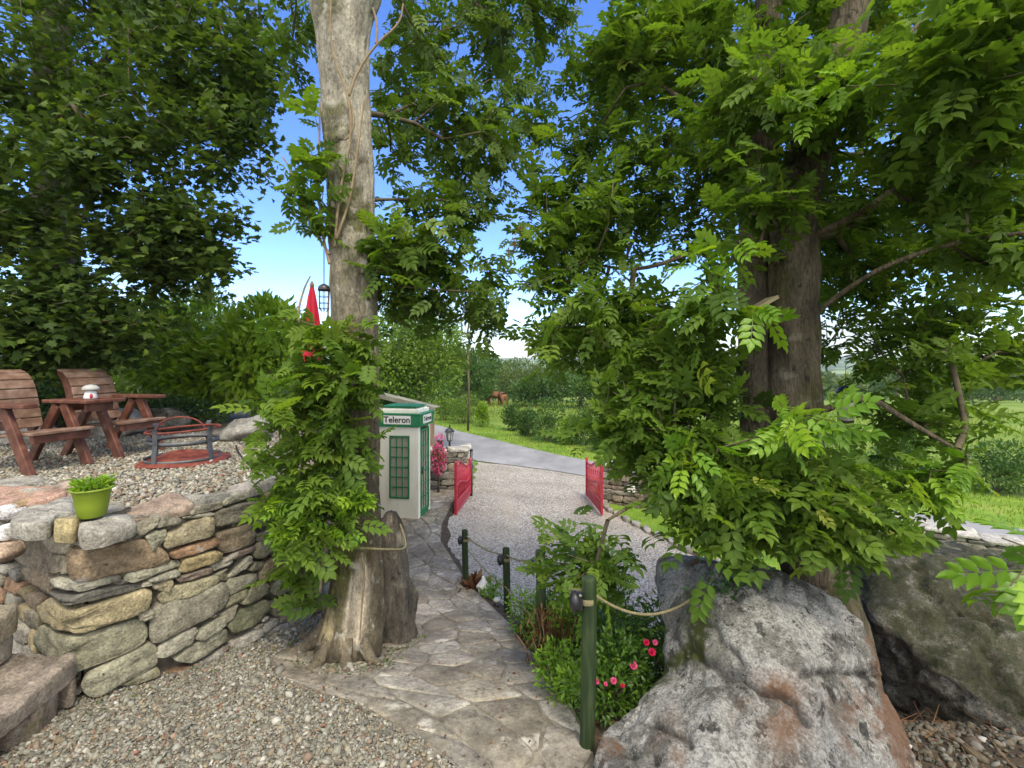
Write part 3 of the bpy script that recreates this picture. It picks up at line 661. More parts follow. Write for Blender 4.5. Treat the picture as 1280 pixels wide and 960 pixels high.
for k, (d0, zt, cols) in enumerate([(0, .31, [(.24, .20, .16), (.20, .16, .12)]), (.37, .64, [(.24, .205, .15), (.22, .20, .16)]), (.74, .93, [(.25, .22, .17), (.2, .17, .13)])]):
    mb = MB()
    blockat(mb, -.3, LEN-.01-k*.02, d0-.03, d0+.5, zt-.135, zt, cols[0], 700+k)
    x = -.2; j = 0
    while x < LEN-.1:
        ww = min(rng.uniform(.35, .7), LEN-.02-x)
        blockat(mb, x, x+ww-.012, d0+.01, d0+.42, zt-.30, zt-.15, np.array(cols[1])*rng.uniform(.85, 1.2), 720+k*10+j, 36); x += ww; j += 1
    mb.build('step', M['stone'], steps, off=steps.location)

# --- terrace gravel
terr = [(-9, 3.9), (-5.2, 4.7), (-3.75, 3.95), (-3.28, 3.62), (-3.05, 3.5), (-2.88, 3.52), (-2.72, 3.75), (-2.5, 4.2), (-2.24, 4.8), (-2.14, 5.4), (-2.18, 6.4), (-2.42, 7.6), (-2.8, 8.9), (-3.2, 12), (-16, 13), (-16, 6)]
sheet('gravel_terrace', terr, 0, M['gravel'], .25, zf=lambda x, y: TZ+.004+.03*sstep(6.5, 9, y)+0*x, skirt=1.2, kind='structure')

# --- flagstone path
sheet('path', [(a, b) for a, b in XL]+[(a, b) for a, b in XR[::-1]], .012, M['path_mortar'], .1, skirt=.10, kind='structure')
def clip(poly, nrm, d):
    out = []
    for i in range(len(poly)):
        a, b = poly[i], poly[(i+1) % len(poly)]; da, db = np.dot(a, nrm)-d, np.dot(b, nrm)-d
        if da <= 0: out.append(a)
        if da*db < 0: out.append(a+(b-a)*da/(da-db))
    return out
PL = 9.6
def path_map(uv, off):      # u across 0..1, v = metres along y from 1.6
    y = 1.6+uv[:, 1]; a, b = xl(y), xr(y); x = a+(b-a)*np.clip(uv[:, 0]/2.0, 0.012, .985)
    return np.c_[x, y, h(x, y)+.008+np.asarray(off)*np.ones(len(uv))]
seeds = []
gr = np.random.default_rng(11)
for _ in range(6000):
    p = np.array([gr.uniform(0, 2), gr.uniform(0, PL)])
    wloc = float(xr(1.6+p[1])-xl(1.6+p[1])); mind = (.31 if p[1] > 2.2 else .36)
    if all(np.hypot((p[0]-q[0])*wloc/2, (p[1]-q[1])*1.15) > mind for q in seeds): seeds.append(p)
seeds = np.array(seeds); mbf = MB()
for i, p in enumerate(seeds):
    poly = [np.array(q, float) for q in ((0, 0), (2, 0), (2, PL), (0, PL))]
    for j in np.argsort(np.sum((seeds-p)**2, 1))[1:16]:
        q = seeds[j]; nn = q-p; L = np.linalg.norm(nn); nn /= L
        poly = clip(poly, nn, np.dot((p+q)/2, nn)-.014)
        if len(poly) < 3: break
    if len(poly) < 3: continue
    poly = np.array(poly)
    if np.ptp(poly[:, 0]) < .1 or np.ptp(poly[:, 1]) < .08: continue
    colr = np.array([(.255, .225, .17), (.22, .195, .15), (.28, .25, .20), (.24, .215, .175), (.20, .175, .135), (.31, .285, .235)][gr.integers(6)])*gr.uniform(.9, 1.1)
    stone_mesh(mbf, poly, path_map, colr, bulge=gr.uniform(.010, .017), back=.02, n=44, rough=.005, seed=800+i, inset=.014, tl_=.012)
mbf.build('flagstone_path', M['flag'], kind='structure')

# --- pebbles
ico = bmesh.new(); bmesh.ops.create_icosphere(ico, subdivisions=1, radius=1)
IV = np.array([v.co[:] for v in ico.verts]); IF = np.array([[v.index for v in f.verts] for f in ico.faces]); ico.free()
PEB = .98*np.array([.955, .98, .93])*np.array([(.22, .205, .175), (.18, .165, .135), (.26, .24, .205), (.155, .145, .125), (.22, .175, .12), (.31, .29, .255), (.20, .19, .155), (.115, .105, .088), (.245, .215, .165), (.19, .135, .10)])
def pebbles(name, pts, zs, size, mat, bright=1.0, **props):
    n = len(pts)
    S = size*np.exp(rng.normal(0, .38, n))[:, None]*np.stack([rng.uniform(.8, 1.35, n), rng.uniform(.6, 1.0, n), rng.uniform(.4, .75, n)], 1)
    a = rng.uniform(0, 6.28, n); tl = rng.normal(0, .35, (n, 2))
    v = IV[None]*S[:, None]*(1+rng.uniform(-.14, .14, (n, len(IV), 1)))
    c, s_ = np.cos(a)[:, None], np.sin(a)[:, None]
    x = v[:, :, 0]*c-v[:, :, 1]*s_; y = v[:, :, 0]*s_+v[:, :, 1]*c; z = v[:, :, 2]+x*tl[:, :1]+y*tl[:, 1:]
    Vv = np.stack([x+pts[:, :1], y+pts[:, 1:2], z+zs[:, None]+S[:, 2:3]*.45], -1).reshape(-1, 3)
    Ff = (IF[None]+(np.arange(n)*len(IV))[:, None, None]).reshape(-1, 3)
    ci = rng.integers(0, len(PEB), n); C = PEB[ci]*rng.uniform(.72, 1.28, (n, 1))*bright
    rare = rng.random(n); C[rare < .006] = (.24, .12, .08); C[(rare > .012) & (rare < .026)] = (.42, .40, .36)
    return mesh_obj(name, Vv, Ff, mat, None, np.repeat(C, len(IV), 0), True, kind='stuff')
def scatter_poly(poly, n):
    poly = np.asarray(poly, float); lo, hi = poly.min(0), poly.max(0); out = np.zeros((0, 2))
    while len(out) < n:
        p = rng.uniform(lo, hi, (n*2, 2)); out = np.r_[out, p[inside(poly, p)]]
    return out[:n]
pp = scatter_poly([(-3.45, 2.2), (.05, 2.2)]+[(xl(y)+.03, y) for y in (2.3, 2.75, 3.05, 3.35, 3.65, 3.95)]+[(-1.95, 4.35), (-1.75, 4.75), (-2.0, 5.0), (-2.15, 4.8), (-2.4, 4.15), (-2.65, 3.65), (-3.0, 3.35)], 36000)
edge = np.clip((xl(pp[:, 1])-pp[:, 0])/.25, 0, 1); pp = pp[rng.random(len(pp)) < .25+.75*edge]
pebbles('gravel', pp, h(pp[:, 0], pp[:, 1])+.004+rng.uniform(0, .012, len(pp)), .0098, M['pebble'])
pp = scatter_poly([(-7.5, 4.4), (-5.2, 4.85), (-3.75, 4.15), (-3.3, 3.85), (-3.0, 3.8), (-2.8, 4.0), (-2.6, 4.5), (-2.5, 5.2), (-2.5, 6.8), (-3, 8), (-7.5, 8)], 30000)
pebbles('terrace_gravel', pp, np.full(len(pp), TZ+.004)+rng.uniform(0, .012, len(pp)), .0125, M['pebble'], 1.35)
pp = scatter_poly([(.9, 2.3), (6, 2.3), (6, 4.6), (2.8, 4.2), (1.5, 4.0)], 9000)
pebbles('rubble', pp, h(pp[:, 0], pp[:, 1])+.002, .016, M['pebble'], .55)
# ------------------------------------------------------------------ foliage tools
def leaflet(L=1., W=.36, base=(0, 0, 0), ang=0., fold=.10, droop=.12):
    v = np.array([(0, 0, 0), (W*.40, .28*L, fold*W), (W*.5, .52*L, fold*W), (W*.26, .80*L, 0), (0, L, -droop*L), (-W*.26, .80*L, 0), (-W*.5, .52*L, fold*W), (-W*.40, .28*L, fold*W), (0, .5*L, -fold*W*.6)])
    c, s = math.cos(ang), math.sin(ang)
    v = np.stack([v[:, 0]*c+v[:, 1]*s, -v[:, 0]*s+v[:, 1]*c, v[:, 2]], 1)+np.array(base)
    f = [(0, 1, 2), (0, 2, 8), (8, 2, 3), (8, 3, 4), (8, 4, 5), (8, 5, 6), (0, 8, 6), (0, 6, 7)]
    return v, f
def compound(pairs=4, droop=.22, lw=.185, ll=.36):
    """a pinnate leaf one unit long: stalk, opposite leaflets and one at the tip"""
    V, Fs, n = [], [], 0
    def z(t): return -droop*t*t
    for k in range(pairs):
        t = .24+.60*k/(pairs-1); sc = .85+.3*math.sin(math.pi*(k+.6)/pairs)
        for sg in (-1, 1):
            v, f = leaflet(ll*sc, lw*sc, (0, t+.015*sg, z(t)), sg*(1.02-.16*k/pairs), droop=.22); V.append(v); Fs += [tuple(i+n for i in q) for q in f]; n += len(v)
    v, f = leaflet(ll*1.05, lw*1.05, (0, .88, z(.88)), 0.05, droop=.25); V.append(v); Fs += [tuple(i+n for i in q) for q in f]; n += len(v)
    st = np.array([(-.008, 0, 0), (.008, 0, 0), (.006, .45, z(.45)), (-.006, .45, z(.45)), (.004, .9, z(.9)), (-.004, .9, z(.9))])
    V.append(st); Fs += [(n, n+1, n+2), (n, n+2, n+3), (n+3, n+2, n+4), (n+3, n+4, n+5)]
    return np.concatenate(V), np.array(Fs)
def maple():
    a = [(0, 0), (.16, .04), (.40, -.04), (.34, .14), (.60, .26), (.38, .36), (.46, .58), (.20, .52), (.14, .70), (0, 1.0)]
    R = a[1:-1]; pts = a[:1]+R+[a[-1]]+[(-x, y) for x, y in R[::-1]]
    v = np.array([(x, y, -.16*abs(x)-.10*y*y) for x, y in pts]+[(0, .34, .04)]); n = len(pts)
    return v, np.array([(i, (i+1) % n, n) for i in range(n)])
def ovate(L=1, W=.42):
    v, f = leaflet(L, W, (0, .12, 0), 0, .12, .18); return v, np.array(f)
LEAF1 = (np.array([(0, 0, 0), (.24, .45, .05), (0, 1, -.1), (-.24, .45, .05)]), np.array([(0, 1, 2), (0, 2, 3)]))
T_ASH = compound(4, .22, .20, .37); T_ASH3 = compound(3, .16, .23, .44); T_ASH2 = compound(3, .3, .25, .46); T_MAPLE = maple(); T_OV = ovate()
T_OVS = (T_OV[0], T_OV[1])
def norm(v): return v/(np.linalg.norm(v, axis=-1, keepdims=True)+1e-9)
def leaves(tmpl, Pp, D, S, upw=1.0, rnd=.6, tint=None, jit=.1):
    """place a leaf template at every point; Y axis along D, face turned to the sky"""
    T, Ff = tmpl; n = len(Pp)
    D = norm(D); U = np.array([0, 0, 1.])*upw+rng.normal(0, rnd, (n, 3))
    Nn = norm(U-D*np.sum(U*D, 1, keepdims=True)); Xx = np.cross(D, Nn)
    S = np.broadcast_to(np.asarray(S, float), (n,))
    bend = 1+rng.normal(0, jit, (n, 1, 3))
    t = T[None]*bend*S[:, None, None]
    Vv = Pp[:, None]+t[..., :1]*Xx[:, None]+t[..., 1:2]*D[:, None]+t[..., 2:]*Nn[:, None]
    tint = rng.random(n) if tint is None else tint
    C = np.repeat(tint, len(T))+rng.normal(0, .04, n*len(T)); C = np.clip(C, 0, 1)
    return Vv.reshape(-1, 3), (Ff[None]+(np.arange(n)*len(T))[:, None, None]).reshape(-1, 3), np.stack([C, C, C], 1)
def leaf_obj(name, parts, mat, parent=None, off=(0, 0, 0), **props):
    V, Ff, C, n = [], [], [], 0
    for v, f, c in parts: V.append(v); Ff.append(f+n); C.append(c); n += len(v)
    return mesh_obj(name, np.concatenate(V)-np.asarray(off), np.concatenate(Ff), mat, parent, np.concatenate(C), True, **props)

def blob_points(blobs, dens=1.0):
    """blobs: px, py, depth, rx px, ry px, depth radius, count"""
    out = []
    for (px, py, d, rx, ry, rd, n) in blobs:
        n = max(1, int(n*dens)); u = norm(rng.normal(0, 1, (n, 3)))*rng.random((n, 1))**.42
        c = P(px, py, d); out.append(c+u*np.array([rx/F*d, rd, ry/F*d]))
    return np.concatenate(out)
def grow(base, targets, step=.28, path_w=.35, sag=.05):
    """connect targets to a skeleton; returns nodes, parent, radius weight, tips"""
    pos = [np.asarray(b, float) for b in base]; par = [-1]*len(base); plen = [0.]*len(base)
    bd = np.min(np.linalg.norm(targets[:, None]-np.array(base)[None], axis=2), 1)
    tips = []
    PA = np.zeros((len(base)+len(targets)*40, 3)); PA[:len(base)] = np.array(base); n = len(base); PLn = np.zeros(len(PA))
    for k in np.argsort(bd):
        t = targets[k]; dd = np.linalg.norm(PA[:n]-t, axis=1)
        # prefer attaching below and nearer the trunk than the tip itself
        cost = dd+path_w*PLn[:n]+.25*np.maximum(0, PA[:n, 2]-t[2])
        j = int(np.argmin(cost)); L = dd[j]; m_ = max(1, min(30, int(L/step)))
        a = PA[j].copy(); prev = j; side = rng.normal(0, 1, 3)*.06*L
        for i in range(1, m_+1):
            f = i/m_; q = a+(t-a)*f+side*math.sin(math.pi*f)+np.array([0, 0, .10*L])*math.sin(math.pi*f)-np.array([0, 0, sag])*f*f*0
            if i < m_: q = q+rng.normal(0, .02, 3)
            PA[n] = q; par.append(prev); PLn[n] = PLn[prev]+np.linalg.norm(PA[n]-PA[prev]); prev = n; n += 1
        tips.append(prev)
    wgt = np.zeros(n)
    for t in tips: wgt[t] += 1
    for i in range(n-1, -1, -1):
        if par[i] >= 0: wgt[par[i]] += wgt[i]
    return PA[:n], np.array(par), wgt, np.array(tips)
def branch_mesh(mb, nodes, par, wgt, r0=.0035, pw=.5, rmax=.06, seg=5):
    rad = np.minimum(rmax, r0*np.maximum(wgt, 1)**pw)
    a = np.linspace(0, 2*np.pi, seg, endpoint=False); ca, sa = np.cos(a)[:, None], np.sin(a)[:, None]
    Vs, Fs = [], []
    k = 0
    for i in range(len(nodes)):
        p = par[i]
        if p < 0: continue
        d = nodes[i]-nodes[p]; L = np.linalg.norm(d)
        if L < 1e-4: continue
        x, y = frame(d); r1 = rad[i]; r2 = min(rad[p], r1*1.25) if par[p] >= 0 else r1*1.3
        Vs.append(nodes[p]+r2*(ca*x+sa*y)); Vs.append(nodes[i]+r1*(ca*x+sa*y))
        Fs += [(k+j, k+(j+1) % seg, k+seg+(j+1) % seg, k+seg+j) for j in range(seg)]; k += 2*seg
    mb.add(np.concatenate(Vs), Fs)
def spray(nodes, par, tips, per=6, spread=.30, droop=-.15, tmpl=T_ASH, size=(.2, .3), upw=1., rnd=.6, tint=None):
    """leaves set along and round every twig tip"""
    tp = nodes[tips]; pp_ = nodes[par[tips]]; d = norm(tp-pp_)
    n = len(tips); Pq = np.repeat(tp, per, 0); Dq = np.repeat(d, per, 0)
    along = rng.random((n*per, 1)); Pq = Pq-Dq*along*spread+rng.normal(0, spread*.22, (n*per, 3))
    side = norm(rng.normal(0, 1, (n*per, 3))*np.array([1, 1, .5])); Dl = norm(Dq*.55+side*.95+np.array([0, 0, droop]))
    base = np.repeat(rng.random(n), per)
    tn_ = np.clip(base*.55+rng.random(n*per)*.45, 0, 1) if tint is None else tint(n*per)
    return leaves(tmpl, Pq, Dl, rng.uniform(size[0], size[1], n*per), upw, rnd, tn_)
def trunk_mesh(mb, pts, rad, seg=28, sub=4, colf=None, amp=.06, flare=None, seed=0, fiss=.05):
    pts = np.asarray(pts, float); rad = np.asarray(rad, float); n = len(pts)
    t = np.linspace(0, n-1, (n-1)*sub*2+1)
    pp_ = np.stack([np.interp(t, range(n), pts[:, k]) for k in range(3)], 1); rr_ = np.interp(t, range(n), rad)
    kern = np.ones(5)/5
    for k in range(2): pp_[:, k] = np.convolve(np.pad(pp_[:, k], 2, 'edge'), kern, 'valid')
    rr_ = np.convolve(np.pad(rr_, 2, 'edge'), kern, 'valid')
    a = np.linspace(0, 2*np.pi, seg, endpoint=False); Vs = []
    for i in range(len(pp_)):
        Vs.append(np.stack([pp_[i, 0]+rr_[i]*np.cos(a), pp_[i, 1]+rr_[i]*np.sin(a), np.full(seg, pp_[i, 2])], 1))
    Vv = np.concatenate(Vs); cen = np.repeat(pp_, seg, 0); R_ = np.repeat(rr_, seg)
    A = np.tile(a, len(pp_))
    w1 = fbm(np.c_[np.cos(A)*2.2, np.sin(A)*2.2, Vv[:, 2]*1.6], 1., 3, seed)*amp
    w2 = fbm(np.c_[np.cos(A)*7, np.sin(A)*7, Vv[:, 2]*2.0], 1., 3, seed+3)*fiss
    w2 = w2+fbm(np.c_[np.cos(A)*16, np.sin(A)*16, Vv[:, 2]*5], 1., 3, seed+7)*fiss*.55; dv = Vv-cen; dv[:, 2] = 0
    k_ = 1+w1+w2
    if flare is not None: k_ = k_*(1+flare(A, Vv[:, 2]))
    Vv = cen+dv*k_[:, None]; Vv[:, 2] = cen[:, 2]
    Fs = [(i*seg+j, i*seg+(j+1) % seg, (i+1)*seg+(j+1) % seg, (i+1)*seg+j) for i in range(len(pp_)-1) for j in range(seg)]
    Fs += [tuple(range(seg))[::-1], tuple((len(pp_)-1)*seg+j for j in range(seg))]
    C = np.full((len(Vv), 3), .3) if colf is None else colf(A, Vv, w2)
    mb.add(Vv, Fs, C); return pp_, rr_

# ------------------------------------------------------------------ the ash by the path (left trunk)
D1 = 4.3
tr1 = [(810, 393, 477), (795, 397, 477), (770, 404, 478), (720, 414, 478), (680, 421, 476), (600, 420, 474), (500, 417, 474), (400, 416, 471), (300, 412, 468), (200, 408, 465), (120, 402, 462), (60, 396, 459), (20, 390, 466), (-20, 385, 480)]
tp1 = [P((a+b)/2, y, D1) for y, a, b in tr1]; tr_r = [(b-a)/2/F*D1*.97 for y, a, b in tr1]
tree1 = thing('ash_tree', tuple(P(435, 805, D1)), 'tall ash with a mossy pale trunk beside the stone path, bare wood at its foot', 'tree')
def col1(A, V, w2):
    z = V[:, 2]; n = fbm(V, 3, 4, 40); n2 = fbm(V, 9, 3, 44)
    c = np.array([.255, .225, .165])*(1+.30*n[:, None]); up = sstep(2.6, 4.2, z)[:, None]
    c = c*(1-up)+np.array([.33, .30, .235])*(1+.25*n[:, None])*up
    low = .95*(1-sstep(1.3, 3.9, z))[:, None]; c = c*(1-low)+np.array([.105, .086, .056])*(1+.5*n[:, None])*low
    def moss(z0, a0, rz_, ra, s=1):
        da = (A-a0+np.pi) % (2*np.pi)-np.pi
        return np.clip(1.25-((z-z0)/rz_)**2-(da/ra)**2+n2*.8, 0, 1)*s
    zz = lambda y: CAMZ-(y-HY)/F*D1
    ms = np.maximum.reduce([moss(zz(180), 4.2, .32, .9, .75), moss(zz(270), 4.9, .22, 1.1, .8), moss(zz(330), 5.2, .2, .8, .5), moss(zz(560), 4.2, .6, 1.2, .7), moss(zz(690), 4.5, .30, 1., .8), moss(zz(440), 4.9, .3, .8, .6), moss(zz(745), 4.4, .2, 1, .5), moss(zz(30), 4.3, .15, .7, .7)])
    c = c*(1-ms[:, None])+np.array([.075, .075, .018])*(1+.5*n2[:, None])*ms[:, None]
    # stripped bare wood on the front right of the foot
    da = (A-5.15+np.pi) % (2*np.pi)-np.pi
    bw = np.clip(1.3-(da/.42)**2-((z-.22)/.46)**2+.6*n, 0, 1)[:, None]; streak = fbm(np.c_[A*9, A*0, z*.8], 1, 3, 50)[:, None]
    c = c*(1-bw)+np.array([.40, .345, .26])*(1+.45*streak)*bw
    da = (A-4.05+np.pi) % (2*np.pi)-np.pi
    b2 = np.clip(1.2-(da/.36)**2-((z-.02)/.20)**2+.6*n, 0, 1)[:, None]; c = c*(1-b2)+np.array([.40, .33, .19])*(1+.3*n2[:, None])*b2
    return np.clip(c, .01, .8)
def flare1(A, z):
    f = (1-sstep(-.25, .9, z)); k = .16*np.cos(3*A+.6)+.10*np.cos(5*A+2); return f*k*.6+.02*(1-sstep(-.2, .25, z))
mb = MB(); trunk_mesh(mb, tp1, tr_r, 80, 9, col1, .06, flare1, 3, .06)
for (y, s, r) in ((168, -.08, .10), (265, -.02, .10), (690, -.09, .10), (718, -.02, .07), (332, .1, .06)):     # burrs
    c = P(438, y, D1-.15)+np.array([s, -.0, 0]); u = norm(IV); u = np.repeat(u, 1, 0)
    bi = bmesh.new(); bmesh.ops.create_icosphere(bi, subdivisions=3, radius=1); bv = np.array([v.co[:] for v in bi.verts]); bf = [[v.index for v in f.verts] for f in bi.faces]; bi.free()
    vv = c+bv*np.array([r, r*.7, r*1.25])*(1+.18*fbm(bv, 2.5, 3, int(y)))[:, None]
    cc = col1(np.full(len(vv), 4.5 if s > -.05 else 3.95), vv, 0); mb.add(vv, bf, cc)
mb.build('trunk', M['bark'], tree1, off=tree1.location)
# limbs above the frame
top = P(432, -20, D1)
limbs = [[top, top+(-.35, .1, .7), top+(-.7, .4, 1.8), top+(-.9, .7, 3.2)], [top, top+(.35, .15, .6), top+(.9, .5, 1.5), top+(1.5, 1.0, 2.6), top+(2.0, 1.4, 3.6)], [top+(-.05, 0, -.1), top+(-.5, .1, .15), top+(-1.1, .3, .6)]]
mb = MB(); base1 = []
for lm, r0 in zip(limbs, (.19, .20, .08)):
    t = np.linspace(0, len(lm)-1, 14); q = np.stack([np.interp(t, range(len(lm)), np.array(lm)[:, k]) for k in range(3)], 1)
    tube(mb, q, np.linspace(r0, r0*.35, 14), 14, (.30, .27, .21), wob=.15, seed=2); base1 += list(q[2:])
for y in (330, 250, 140, 60): base1.append(P(452, y, D1+.05))
mb.build('limbs', M['bark'], tree1, off=tree1.location)
b1 = [(590, 40, 6.0, 125, 75, 1.0, 62), (520, 110, 5.4, 60, 60, .6, 22), (575, 165, 5.2, 100, 55, .6, 36), (655, 60, 6, 60, 80, .8, 20), (600, 215, 5.1, 60, 35, .5, 14), (575, 255, 5.0, 70, 30, .5, 14),
      (550, 310, 4.7, 80, 30, .5, 20), (560, 350, 4.7, 90, 35, .5, 24), (590, 395, 4.7, 50, 20, .4, 8), (530, 385, 5, 55, 25, .4, 10), (365, 30, 5.2, 30, 50, .4, 7), (380, 70, 4.9, 20, 40, .3, 5), (670, 130, 5.5, 35, 35, .5, 8), (560, -70, 6, 220, 60, 1.2, 22), (420, -100, 5.5, 140, 40, .8, 8), (690, 20, 6, 30, 40, .5, 8)]
tg = blob_points(b1); nodes, par, wgt, tips = grow(base1, tg)
mb = MB(); branch_mesh(mb, nodes, par, wgt, .0035, .48, .045); mb.build('crown_branches', M['twig'], tree1, off=tree1.location)
leaf_obj('crown', [spray(nodes, par, tips, 5, .36, -.25, T_ASH, (.12, .26), 1.2, .6), spray(nodes, par, tips, 4, .36, -.25, T_ASH2, (.10, .20), 1., .8)], M['ash2'], tree1, tree1.location)
# the brown bunches of seed keys hanging from it
mb = MB()
for (px, py, d) in ((643, 303, 4.7), (652, 290, 4.75), (637, 316, 4.72)):
    c = P(px, py, d)
    for k in range(26):
        q = c+rng.normal(0, 1, 3)*np.array([.018, .018, .045]); v, f = leaflet(.035, .010); v = v[:, [0, 2, 1]]*np.array([1, 1, -1]); a = rng.uniform(0, 6.28)
        v = np.stack([v[:, 0]*math.cos(a)-v[:, 1]*math.sin(a), v[:, 0]*math.sin(a)+v[:, 1]*math.cos(a), v[:, 2]], 1); mb.add(v+q, f, (.5, .5, .5))
mb.build('seed_keys', M['dry'], tree1, off=tree1.location)

# climbing stems and the leafy suckers round the trunk
shoots = thing('climbing_shrub', tuple(P(385, 760, 4.15)), 'leafy green climbing shrub with thin pale stems wrapped round the left ash trunk', 'shrub')
mb = MB(); dz = 4.3-.24
for pts in ([(418, 310), (424, 240), (440, 170), (436, 120), (412, 60), (414, -10)], [(436, 120), (446, 90), (470, 55), (500, 30), (504, 5)], [(420, 300), (438, 250), (448, 180), (456, 120)], [(470, 55), (472, 30), (466, 10)], [(436, 125), (444, 150), (438, 170), (430, 175)]):
    q = np.array([P(x, y, dz-.01*i) for i, (x, y) in enumerate(pts)]); tube(mb, smooth_line(q), np.linspace(.013, .007, len(smooth_line(q))), 7, None, wob=.1)
for pts in ([(412, 318), (390, 285), (372, 240), (360, 205), (352, 195)], [(412, 330), (402, 290), (398, 230), (400, 130), (399, 120)], [(420, 470), (408, 420), (414, 320)], [(375, 420), (372, 390), (380, 360), (388, 345)], [(452, 690), (456, 720), (452, 760), (450, 798)], [(390, 745), (378, 700), (372, 620), (380, 560), (395, 480)], [(400, 740), (410, 640), (400, 560), (380, 500)], [(384, 740), (352, 640), (350, 560), (365, 480)]):
    q = np.array([P(x, y, dz-.03+.02*i) for i, (x, y) in enumerate(pts)]); tube(mb, smooth_line(q), np.linspace(.013, .005, len(smooth_line(q))), 6, None)
mb.build('stem', M['paletwig'], shoots, off=shoots.location)
b2 = [(412, 440, 3.95, 50, 32, .28, 24), (410, 480, 3.85, 65, 50, .25, 26), (370, 510, 3.9, 45, 55, .3, 20), (358, 590, 3.85, 38, 60, .25, 18), (415, 560, 3.82, 45, 60, .16, 13), (440, 620, 3.84, 25, 50, .12, 10), (370, 660, 3.8, 36, 30, .15, 10), (385, 720, 3.95, 25, 40, .12, 6),
      (350, 400, 4.0, 10, 25, .1, 3), (372, 240, 4.05, 16, 50, .12, 7), (395, 180, 4.05, 10, 45, .1, 6), (405, 260, 4.05, 14, 40, .1, 5), (490, 330, 4.2, 20, 60, .15, 10), (500, 270, 4.3, 15, 25, .12, 3)]
base2 = [P(x, y, 4.05) for x, y in ((470, 340), (390, 745), (378, 700), (375, 620), (380, 560), (395, 480), (410, 640), (400, 560), (352, 640), (350, 560), (380, 500), (372, 400), (390, 285), (372, 240), (400, 200), (402, 260)  )]
tg = blob_points(b2); nodes, par, wgt, tips = grow(base2, tg, step=.15)
mb = MB(); branch_mesh(mb, nodes, par, wgt, .0025, .4, .01, 4); mb.build('foliage_twigs', M['twig'], shoots, off=shoots.location)
leaf_obj('foliage', [spray(nodes, par, tips, 6, .24, -.15, T_ASH, (.12, .25))], M['ash'], shoots, shoots.location)
b3 = [(345, 640, 3.75, 20, 18, .1, 6), (385, 640, 3.72, 25, 20, .1, 6), (440, 625, 3.78, 22, 14, .08, 5), (355, 665, 3.72, 24, 14, .1, 5), (430, 655, 3.75, 22, 16, .08, 4)]
tg = blob_points(b3); nodes, par, wgt, tips = grow(base2, tg, step=.15)
leaf_obj('young_leaves', [spray(nodes, par, tips, 6, .14, -.05, T_ASH3, (.09, .15))], M['lime'], shoots, shoots.location)

# ------------------------------------------------------------------ the twin-stemmed ash on the boulder (right)
D2 = 3.75
tree2 = thing('ash_tree', tuple(P(1010, 780, D2)), 'big leafy ash tree with two dark brown stems rising behind the grey boulder', 'tree')
def col2(A, V, w2):
    n = fbm(V, 3, 4, 60); c = np.array([.118, .096, .066])*(1+.45*n[:, None]); m_ = np.clip(fbm(V, 4, 3, 66)*1.6-.2, 0, 1)[:, None]*.7
    c = c*(1-m_)+np.array([.062, .060, .018])*m_; return np.clip(c, .01, .6)
mb = MB()
sA = [(860, 1008, 1096), (800, 1004, 1084), (740, 990, 1066), (690, 974, 1046), (620, 960, 1034), (560, 960, 1028), (500, 962, 1024), (420, 962, 1020), (340, 960, 1018), (270, 962, 1016), (200, 985, 1035), (120, 1010, 1056), (30, 1040, 1082), (-80, 1060, 1096)]
trunk_mesh(mb, [P((a+b)/2, y, D2) for y, a, b in sA], [(b-a)/2/F*D2 for y, a, b in sA], 36, 4, col2, .05, None, 12, .07)
sB = [(640, 930, 985), (560, 928, 972), (500, 926, 966), (420, 924, 962), (340, 922, 962), (250, 928, 968), (180, 935, 972), (100, 938, 972), (20, 945, 976), (-80, 950, 978)]
trunk_mesh(mb, [P((a+b)/2, y, D2+.12) for y, a, b in sB], [(b-a)/2/F*D2 for y, a, b in sB], 30, 4, col2, .06, None, 15, .07)
mb.build('trunk', M['bark2'], tree2, off=tree2.location)
base3 = [P(990, y, D2) for y in range(-60, 620, 45)]+[P(945, y, D2+.12) for y in range(-60, 600, 45)]
big = [[(1005, 300), (1060, 275), (1120, 240), (1190, 120), (1230, -20)], [(1010, 400), (1060, 360), (1110, 330), (1200, 300), (1290, 290)], [(940, 300), (880, 310), (800, 340), (740, 330)], [(945, 200), (900, 150), (830, 110), (760, 60)], [(985, 340), (960, 320), (920, 318), (890, 345)], [(1015, 520), (1080, 490), (1140, 530), (1210, 570)], [(955, 540), (900, 560), (840, 600), (760, 650)], [(950, 250), (905, 170), (880, 60), (850, -60)], [(1020, 200), (1080, 100), (1150, 30), (1230, -60)]]
mb = MB()
for i, pl in enumerate(big):
    dd = [D2, D2-.3, D2-.6, D2-.9, D2-1.2] if i in (0, 1) else [D2+.1, D2+.4, D2+.8, D2+1.1, D2+1.4] if i in (2, 3, 7) else [D2, D2-.15, D2-.35, D2-.5, D2-.6]
    q = smooth_line(np.array([P(x, y, d) for (x, y), d in zip(pl, dd)])); tube(mb, q, np.linspace(.022 if i == 1 else .032, .009, len(q)), 9, (.15, .12, .075), wob=.15, seed=i); base3 += list(q[2:])
mb.build('limbs', M['bark2'], tree2, off=tree2.location)
